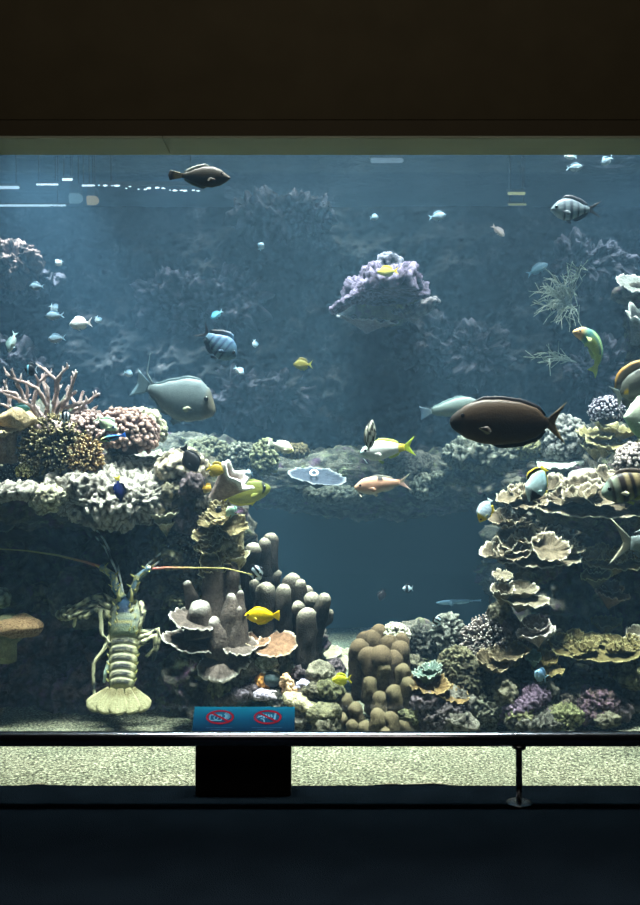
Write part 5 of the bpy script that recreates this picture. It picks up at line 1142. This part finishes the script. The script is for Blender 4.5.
# ---------------------------------------------------------------- spiny lobster, back toward the window, head up
def build_lobster():
    D = 3.72; k = D / F                                       # metres per photo pixel at its depth
    cx, cy = 122, 650; SX, SY = 2, -4
    root_loc = P(cx + SX, cy + SY, D)
    SH = vcol_mat('lobster_shell', 0.65, 160, 0.5, 0.15)
    def W(px, py, out=0.0): return Vector(((px - cx) * k, -out * k, -(py - cy) * k))
    # body: rings down the axis (py, centre px, half width px, half thickness px)
    rows = [(599, 122, 4, 3), (601, 121, 8, 6), (604, 121, 12, 8), (609, 121, 14.5, 10), (615, 121.5, 16, 12), (622, 122, 17, 13), (630, 122, 17.5, 13), (637, 122, 16.5, 12), (640, 122, 15, 10.5)]
    seg = [(640, 15.2), (648, 14.6), (656.5, 14.2), (664.5, 13.8), (672.5, 13.2), (680, 12.6), (687, 11.5)]
    for (a, wa), (b, wb) in zip(seg, seg[1:]):
        L = b - a
        rows += [(a + .6, 122 + (a - 640) * .02, wa * .95, 8.9), (a + L * .3, 122 + (a - 640) * .02, wa * 1.0, 9.6), (a + L * .75, 122 + (a - 640) * .02, wb * 1.04, 9.8), (b - .5, 122 + (a - 640) * .02, wb * 1.0, 9.3)]
    rows += [(692, 123, 11.5, 6), (697, 123, 10, 3.5), (699, 123, 5, 2)]
    V, Fc, K = [], [], []; n = 28
    rnd = random.Random(5)
    rows2 = []
    for i, r in enumerate(rows[:-1]):
        q = rows[i + 1]
        for s in range(3):
            t = s / 3; rows2.append(tuple(a + (b - a) * t for a, b in zip(r, q)))
    rows2.append(rows[-1])
    for (py, px, hw, ht) in rows2:
        for j in range(n):
            a = 2 * PI * j / n; c, s = math.cos(a), math.sin(a)
            x, o = hw * c, ht * s
            nz = noise.noise(Vector((x * .45, py * .45, s * 2)))
            u = abs(c)
            if py < 640:
                sp = max(0, noise.noise(Vector((x * .9, py * .7, 4)))) * 1.6
                if s > 0: o += sp
                col = lerp3((132, 146, 128), (214, 210, 160), sstep(.45, .95, u)); col = lerp3(col, (88, 108, 108), sstep(-.1, .35, nz) * .8)
                if py < 619 and u < .7: col = lerp3((58, 92, 118), (44, 60, 78), sstep(606, 616, py)); col = lerp3(col, (190, 190, 150), sstep(.45, .7, u))
                if 619 < py < 624: col = lerp3(col, (176, 180, 140), .7)
                if 625 < py < 628 and u < .55 and int(x * .6) % 2 == 0: col = (196, 184, 110)
                if 632 < py < 640: col = lerp3(col, (130, 140, 90), .6)
                if nz > .35: col = (196, 190, 130)
            else:
                ph = None
                for (a0, _), (b0, _) in zip(seg, seg[1:]):
                    if a0 <= py <= b0: ph = (py - a0) / (b0 - a0)
                if ph is None: col = (196, 190, 130)
                else:
                    col = (84, 84, 76) if ph > .3 else (160, 158, 116)
                    if .16 < ph < .34: col = (206, 200, 160)
                    if ph > .85: col = (120, 124, 92)
                    col = lerp3(col, (214, 208, 152), sstep(.6, .74, u))
                    if u > .85: col = (176, 176, 120)
                    if nz > .2: col = lerp3(col, (176, 170, 124), .7)
            V.append(W(px + x, py + (2.6 * c * c if 640 <= py < 690 else 0), o)); K.append(lin(tuple(min(255, v * m_) for v, m_ in zip(col, (.84, .84, .88)))))
    m = len(rows2)
    for i in range(m - 1):
        for j in range(n):
            a, b = i * n + j, i * n + (j + 1) % n
            Fc.append((a, a + n, b + n, b))
    Fc.append(tuple(range(n))); Fc.append(tuple(range((m - 1) * n, m * n))[::-1])
    root = mk('spiny_lobster', V, Fc, SH, None, root_loc, None, K)
    root.rotation_euler = (math.radians(-20), 0, 0)
    tag(root, 'spiny lobster with striped tail and long red antennae, head up against the dark rock', 'lobster')
    def part(nm, tubes, parent=root, mat=SH):
        m = MB()
        for pts, rr, cf in tubes:
            Vt, Ft, _ = tube(pts, rr, 9)
            Kt = []
            for v in Vt: Kt.append(lin(cf(v)))
            m.add(Vt, Ft, None, Kt)
        return m.build(nm, mat, parent, None, True, False, True)
    mott = lambda v: (196, 190, 150) if noise.noise(v * 48) > 0 else (40, 42, 38)
    dens = lambda *p: [q for a, b in zip(p, p[1:]) for q in [a.lerp(b, t / 4) for t in range(4)]] + [p[-1]]
    def leg(*pts, r0=3.4, r1=1.6):
        q = dens(*[W(*p) for p in pts]); M = len(q)
        part('leg', [(q, [(r0 + (r1 - r0) * i / (M - 1)) * k for i in range(M)], mott)])
    # walking legs, five each side
    leg((108, 606, 2), (98, 600, 8), (84, 604, 8), (70, 611, 0), (62, 614, -4))
    leg((107, 612, 2), (95, 607, 10), (82, 615, 8), (66, 622, 2), (58, 618, -2))
    leg((106, 618, 2), (95, 614, 12), (84, 622, 8), (72, 621, 2), (70, 630, 0))
    leg((106, 624, 2), (98, 614, 12), (101, 640, 10), (109, 648, 6), r0=3.2)
    leg((107, 634, 0), (105, 652, 8), (95, 667, 8), (95, 682, 4), (97, 700, 0), r0=2.4, r1=1.4)
    leg((136, 606, 2), (141, 618, 8), (138, 630, 8), (137, 636, 4), r0=3.0)
    leg((136, 630, 0), (140, 622, 8), (142, 616, 10), (139, 630, 4), r0=2.4)
    leg((135, 642, 0), (148, 640, 6), (156, 634, 8), (157, 648, 4), (152, 663, 0))
    leg((135, 648, 0), (146, 645, 6), (154, 640, 8), (154, 652, 4), (145, 660, 0))
    leg((134, 636, 0), (150, 636, 4), (160, 642, 2), (166, 640, 0))
    # antennae: thick blue spiny base, long thin red flagellum
    blu = lambda v: lerp3((88, 116, 132), (196, 190, 130), sstep(-.05, .25, noise.noise(v * 110)))
    red = lambda v: lerp3((186, 110, 100), (150, 140, 84), sstep(.1, .3, abs(v.x)))
    for pts, fl in ((((117, 602, 4), (111, 592, 8), (108, 581, 10), (97, 573, 12)), ((96, 572, 12), (80, 567, 12), (50, 560, 14), (20, 556, 16), (-20, 554, 20))),
                    (((126, 602, 4), (130, 592, 8), (133, 582, 10), (144, 574, 12)), ((144, 574, 12), (165, 574, 18), (195, 577, 30), (225, 580, 42), (252, 588, 50)))):
        q = dens(*[W(*p) for p in pts]); M = len(q)
        a = part('antenna', [(q, [(4.6 - 1.6 * i / (M - 1) + (.9 if i % 4 == 0 else 0)) * k for i in range(M)], blu)] +
                 [((W(p[0] + dx, p[1] + dy, p[2] + 3), W(p[0] + 2.2 * dx, p[1] + dy * 2 - 2, p[2] + 6)), [.9 * k, .25 * k], lambda v: (214, 196, 110)) for p in pts[1:] for dx, dy in ((-3, 0), (3, -1), (1, 3))])
        q = dens(*[W(*p) for p in fl]); M = len(q)
        f = part('flagellum', [(q, [(1.5 - 1.0 * i / (M - 1)) * k for i in range(M)], red)], a)
        f['label'] = 'long thin reddish feeler'
    band = lambda v: (226, 230, 220) if math.sin(v.z * 170) > -.1 else (26, 32, 36)
    for pts in (((119, 602, 3), (111, 570, 8), (94, 541, 6), (86, 532, 4)), ((119, 602, 3), (110, 574, 8), (96, 550, 6), (84, 537, 2)),
                ((124, 602, 3), (133, 580, 8), (144, 566, 8), (163, 548, 6)), ((124, 602, 3), (135, 582, 8), (146, 572, 8), (162, 555, 4))):
        q = dens(*[W(*p) for p in pts]); M = len(q)
        a = part('antennule', [(q, [(1.35 - .5 * i / (M - 1)) * k for i in range(M)], band)])
        a['label'] = 'thin black and white banded feeler'
    for sx in (-1, 1):                                        # brow horns and eyes
        part('horn', [((W(122 + sx * 6, 606, 9), W(122 + sx * 7, 600, 13), W(122 + sx * 6, 594, 14)), [2.2 * k, 1.5 * k, .3 * k], lambda v: (206, 196, 130))])
        V0, F0 = ico(2); c = W(122 + sx * 10, 602, 9)
        mk('eye', [v * 2.2 * k for v in V0], F0, EYEM, root, c)
    # tail fan: five lobes
    for i, (bx, ang, ln, w) in enumerate(((112, 40, 27, 8.5), (134, -38, 27, 8.5), (116, 19, 26, 8.5), (130, -17, 26, 8.5), (123, 1, 26, 9))):
        V, Fc, K = [], [], []; R, Q = 9, 9; a = math.radians(ang)
        for side in (0, 1):
            for r in range(R):
                u = r / (R - 1)
                for q in range(Q):
                    v = -1 + 2 * q / (Q - 1)
                    l = ln * u * (1 - .18 * abs(v) ** 2.5); ww = (2.6 + (w - 2.6) * min(1, u * 1.25)) * v
                    x = bx - math.sin(a) * l + math.cos(a) * ww; y = 691 + math.cos(a) * l + math.sin(a) * ww
                    V.append(W(x, y, 5 + (2.0 if i == 4 else (0.6 if i < 2 else 1.3)) + 5 * u * (1 - abs(v) * .4) - (1.0 if side else 0)))
                    c = lerp3((112, 104, 72), (146, 140, 104), sstep(.15, .45, u)); c = lerp3(c, (124, 116, 82), .5 if q % 2 and u > .3 else 0)
                    if u < .35 and noise.noise(Vector((x * .6, y * .6, 1))) > .05: c = (110, 100, 66)
                    K.append(lin(c))
        B = R * Q
        for r in range(R - 1):
            for q in range(Q - 1):
                b = r * Q + q
                Fc += [(b, b + Q, b + Q + 1, b + 1), (B + b, B + b + 1, B + b + Q + 1, B + b + Q)]
        ring = [r * Q for r in range(R)] + [(R - 1) * Q + q for q in range(1, Q)] + [r * Q + Q - 1 for r in range(R - 2, -1, -1)] + [q for q in range(Q - 2, 0, -1)]
        for p, q in zip(ring, ring[1:] + ring[:1]): Fc.append((p, B + p, B + q, q))
        f = mk('tail_fan_lobe', V, Fc, SH, root, None, None, K); f['label'] = 'pale yellow lobe of the tail fan'
    r = random.Random(3)
    for i in range(34):                                       # short pale spines over the back and down both flanks
        if i < 18: py = 604 + i * 2; x = 121 + r.choice((-1, 1)) * r.uniform(3, 14); o = 11.5 * math.sqrt(max(.1, 1 - ((x - 121) / 17.5) ** 2)) + (0 if py > 609 else -3)
        else: q = i - 18; py = 646 + (q // 2) * 8 - 2; x = 122.5 + (1 if q % 2 else -1) * (14.4 - (q // 2) * .35); o = 2
        if py > 690: continue
        a = W(x, py, o); dx = (x - 121) / 17
        part('spine', [((a, a + Vector((dx * 2.4, -2.0, 1.6)) * k * .8, a + Vector((dx * 3.4, -2.6, 3.2)) * k), [1.2 * k, .8 * k, .15 * k], lambda v: (214, 202, 130))])
    sw = part('swimmeret', [(dens(W(109, 664, 0), W(106, 676, 2), W(105, 684, 0)), [2.5 * k] * 3 + [2 * k] * 3 + [1.5 * k] * 3, lambda v: (150, 166, 150))])
build_lobster()
# ---------------------------------------------------------------- light
def area(name, loc, target, size, power, color=(1, 1, 1), spread=180, size_y=None):
    l = bpy.data.lights.new(name, 'AREA'); l.energy = power; l.size = size; l.color = color; l.spread = math.radians(spread)
    if size_y: l.shape = 'RECTANGLE'; l.size_y = size_y
    o = bpy.data.objects.new(name, l); C.objects.link(o); o.location = loc
    d = Vector(target) - Vector(loc); o.rotation_euler = d.to_track_quat('-Z', 'Y').to_euler(); return o
for i, (x, y, tx, ty, p) in enumerate(((-1.3, .95, -1.0, .8, 92), (-.45, .6, -.35, .7, 76), (.55, .6, .45, .7, 70), (1.4, .95, 1.05, .8, 92), (-1.05, .2, -.95, .72, 104), (.75, .2, .7, .7, 56), (1.25, .2, .95, .62, 92))):  # the last three, by the glass, are added to light coral fronts
    area('hood_lamp_%s' % 'abcdghi'[i], (x, y, 7.0), (tx, ty, 0), .5, p * 1.12, (1.0, .985, .93), 46)
area('hood_lamp_f', (.05, 2.3, 7.0), (.12, 2.3, 0), .5, 42, (.9, 1, .94), 24)  # extra narrow light added only to brighten the far sand
area('hood_lamp_e', (-.2, 2.3, 7.0), (0, 2.2, 0), 1.0, 24, (.9, .97, 1), 60)
def spot(name, loc, target, power, ang, color, r=.12, blend=.6):
    l = bpy.data.lights.new(name, 'SPOT'); l.energy = power; l.spot_size = math.radians(ang); l.spot_blend = blend; l.shadow_soft_size = r; l.color = color
    o = bpy.data.objects.new(name, l); C.objects.link(o); o.location = loc
    o.rotation_euler = (Vector(target) - Vector(loc)).to_track_quat('-Z', 'Y').to_euler(); return o
spot('shaft_lamp_a', (-1.75, 2.0, 3.4), (-1.0, 2.2, 0), 2900, 44, (.85, .94, 1))
spot('right_haze_fill', (1.9, 2.2, 3.4), (1.5, 2.4, 0), 700, 46, (.85, .93, 1))  # added to lift the haze at upper right
spot('shaft_lamp_b', (-1.0, 2.3, 3.4), (-.5, 2.2, 0), 700, 38, (.85, .94, 1))
# the visitors' side is dim
area("room_fill", (0, -2.2, 3.7), (0, -.17, 2.9), 1.8, 13, (1, .94, .8))  # dim fill added to bring up the wall over the window
area('soffit_fill', (0, -.6, .25), (0, -.1, 2.1), 2.2, .55, (.95, 1, .85), 100, .1)  # added uplight in place of tank light on the reveal
w = bpy.data.worlds.new('world'); bpy.context.scene.world = w; w.use_nodes = True
w.node_tree.nodes['Background'].inputs[0].default_value = (.5, .6, .8, 1); w.node_tree.nodes['Background'].inputs[1].default_value = .003

LD = 6.6
glint_fixture('longest white glint strip on the water surface at far upper left', 28, 205, LD, 74, 2.0, (215, 232, 250), 1.6)
glint_fixture('white glint strip cut by the left edge, above the longest strip', 6, 187, LD, 24, 3.0, (215, 232, 250), 1.5)
glint_fixture('short white glint strip second from the left edge on the surface', 47, 184, LD, 21, 1.8, (230, 240, 255), 2.5)
glint_fixture('very short bright glint, highest of those on the surface', 67, 179, LD, 9, 2.4, (240, 246, 255), 3)
glint_fixture('short white glint strip above the warm glint at upper left', 88, 185, LD, 12, 1.8, (230, 240, 255), 2.5)
glint_fixture('dim warm amber glint at upper left among the ripples', 91, 200, LD, 7, 9, (250, 214, 160), .5)
glint_fixture('dim bluish white glint beside the warm amber one', 74, 198, LD, 8, 10, (180, 214, 230), .35)
glint_fixture('small yellowish glint on the surface right of centre', 516, 193, LD, 16, 3, (226, 222, 160), .9)
glint_fixture('thin dim yellowish glint just under the other at right of centre', 517, 204, LD, 17, 2, (220, 214, 150), .6)
glint_fixture('pale rippled glint under the lintel above the centre', 386, 160, LD, 30, 5, (190, 214, 235), .45)
def glint_row():  # row of glowing dots added as waterline glints
    root = empty('surface_glint', P(150, 188, LD), 'row of tiny white light points glinting under the filefish', 'glint', 'glints at the water surface')
    m, nt, out = nt_new('point_glow'); e = nd(nt, 'ShaderNodeEmission', Strength=3.0); e.inputs[0].default_value = (.85, .92, 1, 1); nt.links.new(e.outputs[0], out.inputs[0])
    V0, F0 = ico(2); r = random.Random(4)
    for i in range(17):
        x = -50 + i * 6.2 + r.uniform(-2, 2); s = S(r.uniform(.5, 1.5), LD)
        mk('glint_dot', [(v.x * s * r.uniform(1, 2.4), v.y * s, v.z * s * .7) for v in V0], F0, m, root, (S(x, LD), 0, -S(x * .05 + r.uniform(-1.2, 1.2), LD)))
    V, Fc = box(-S(52, LD), S(52, LD), .02, .05, S(4, LD), S(8, LD)); mk('bar', V, Fc, plain_mat('glint_bar', (90, 100, 108), .5), root, smooth=False)
    for x in (-40, 40):
        V, Fc, _ = tube([(S(x, LD), .035, .03), (S(x, LD), .035, .5), (S(x, LD), .035, 4.4 - root.location.z)], [.006] * 3, 6, roundtip=False); mk('hanger', V, Fc, plain_mat('hanger_wire', (60, 70, 78), .5), root)
glint_row()
cam = bpy.data.cameras.new('camera'); co = bpy.data.objects.new('camera', cam); C.objects.link(co)
co.location = (0, CY, H); co.rotation_euler = (math.radians(90), 0, 0)
cam.sensor_fit = 'AUTO'; cam.sensor_width = 36; cam.lens = 900 / 905 * 36; cam.clip_end = 60
sc = bpy.context.scene; sc.camera = co
sc.view_settings.view_transform = 'Standard'; sc.view_settings.look = 'None'
sc.cycles.volume_bounces = 0; sc.cycles.max_bounces = 10; sc.cycles.transparent_max_bounces = 24; sc.cycles.diffuse_bounces = 3; sc.cycles.glossy_bounces = 3
sc.cycles.caustics_reflective = False; sc.cycles.caustics_refractive = False
sc.cycles.sample_clamp_indirect = 4
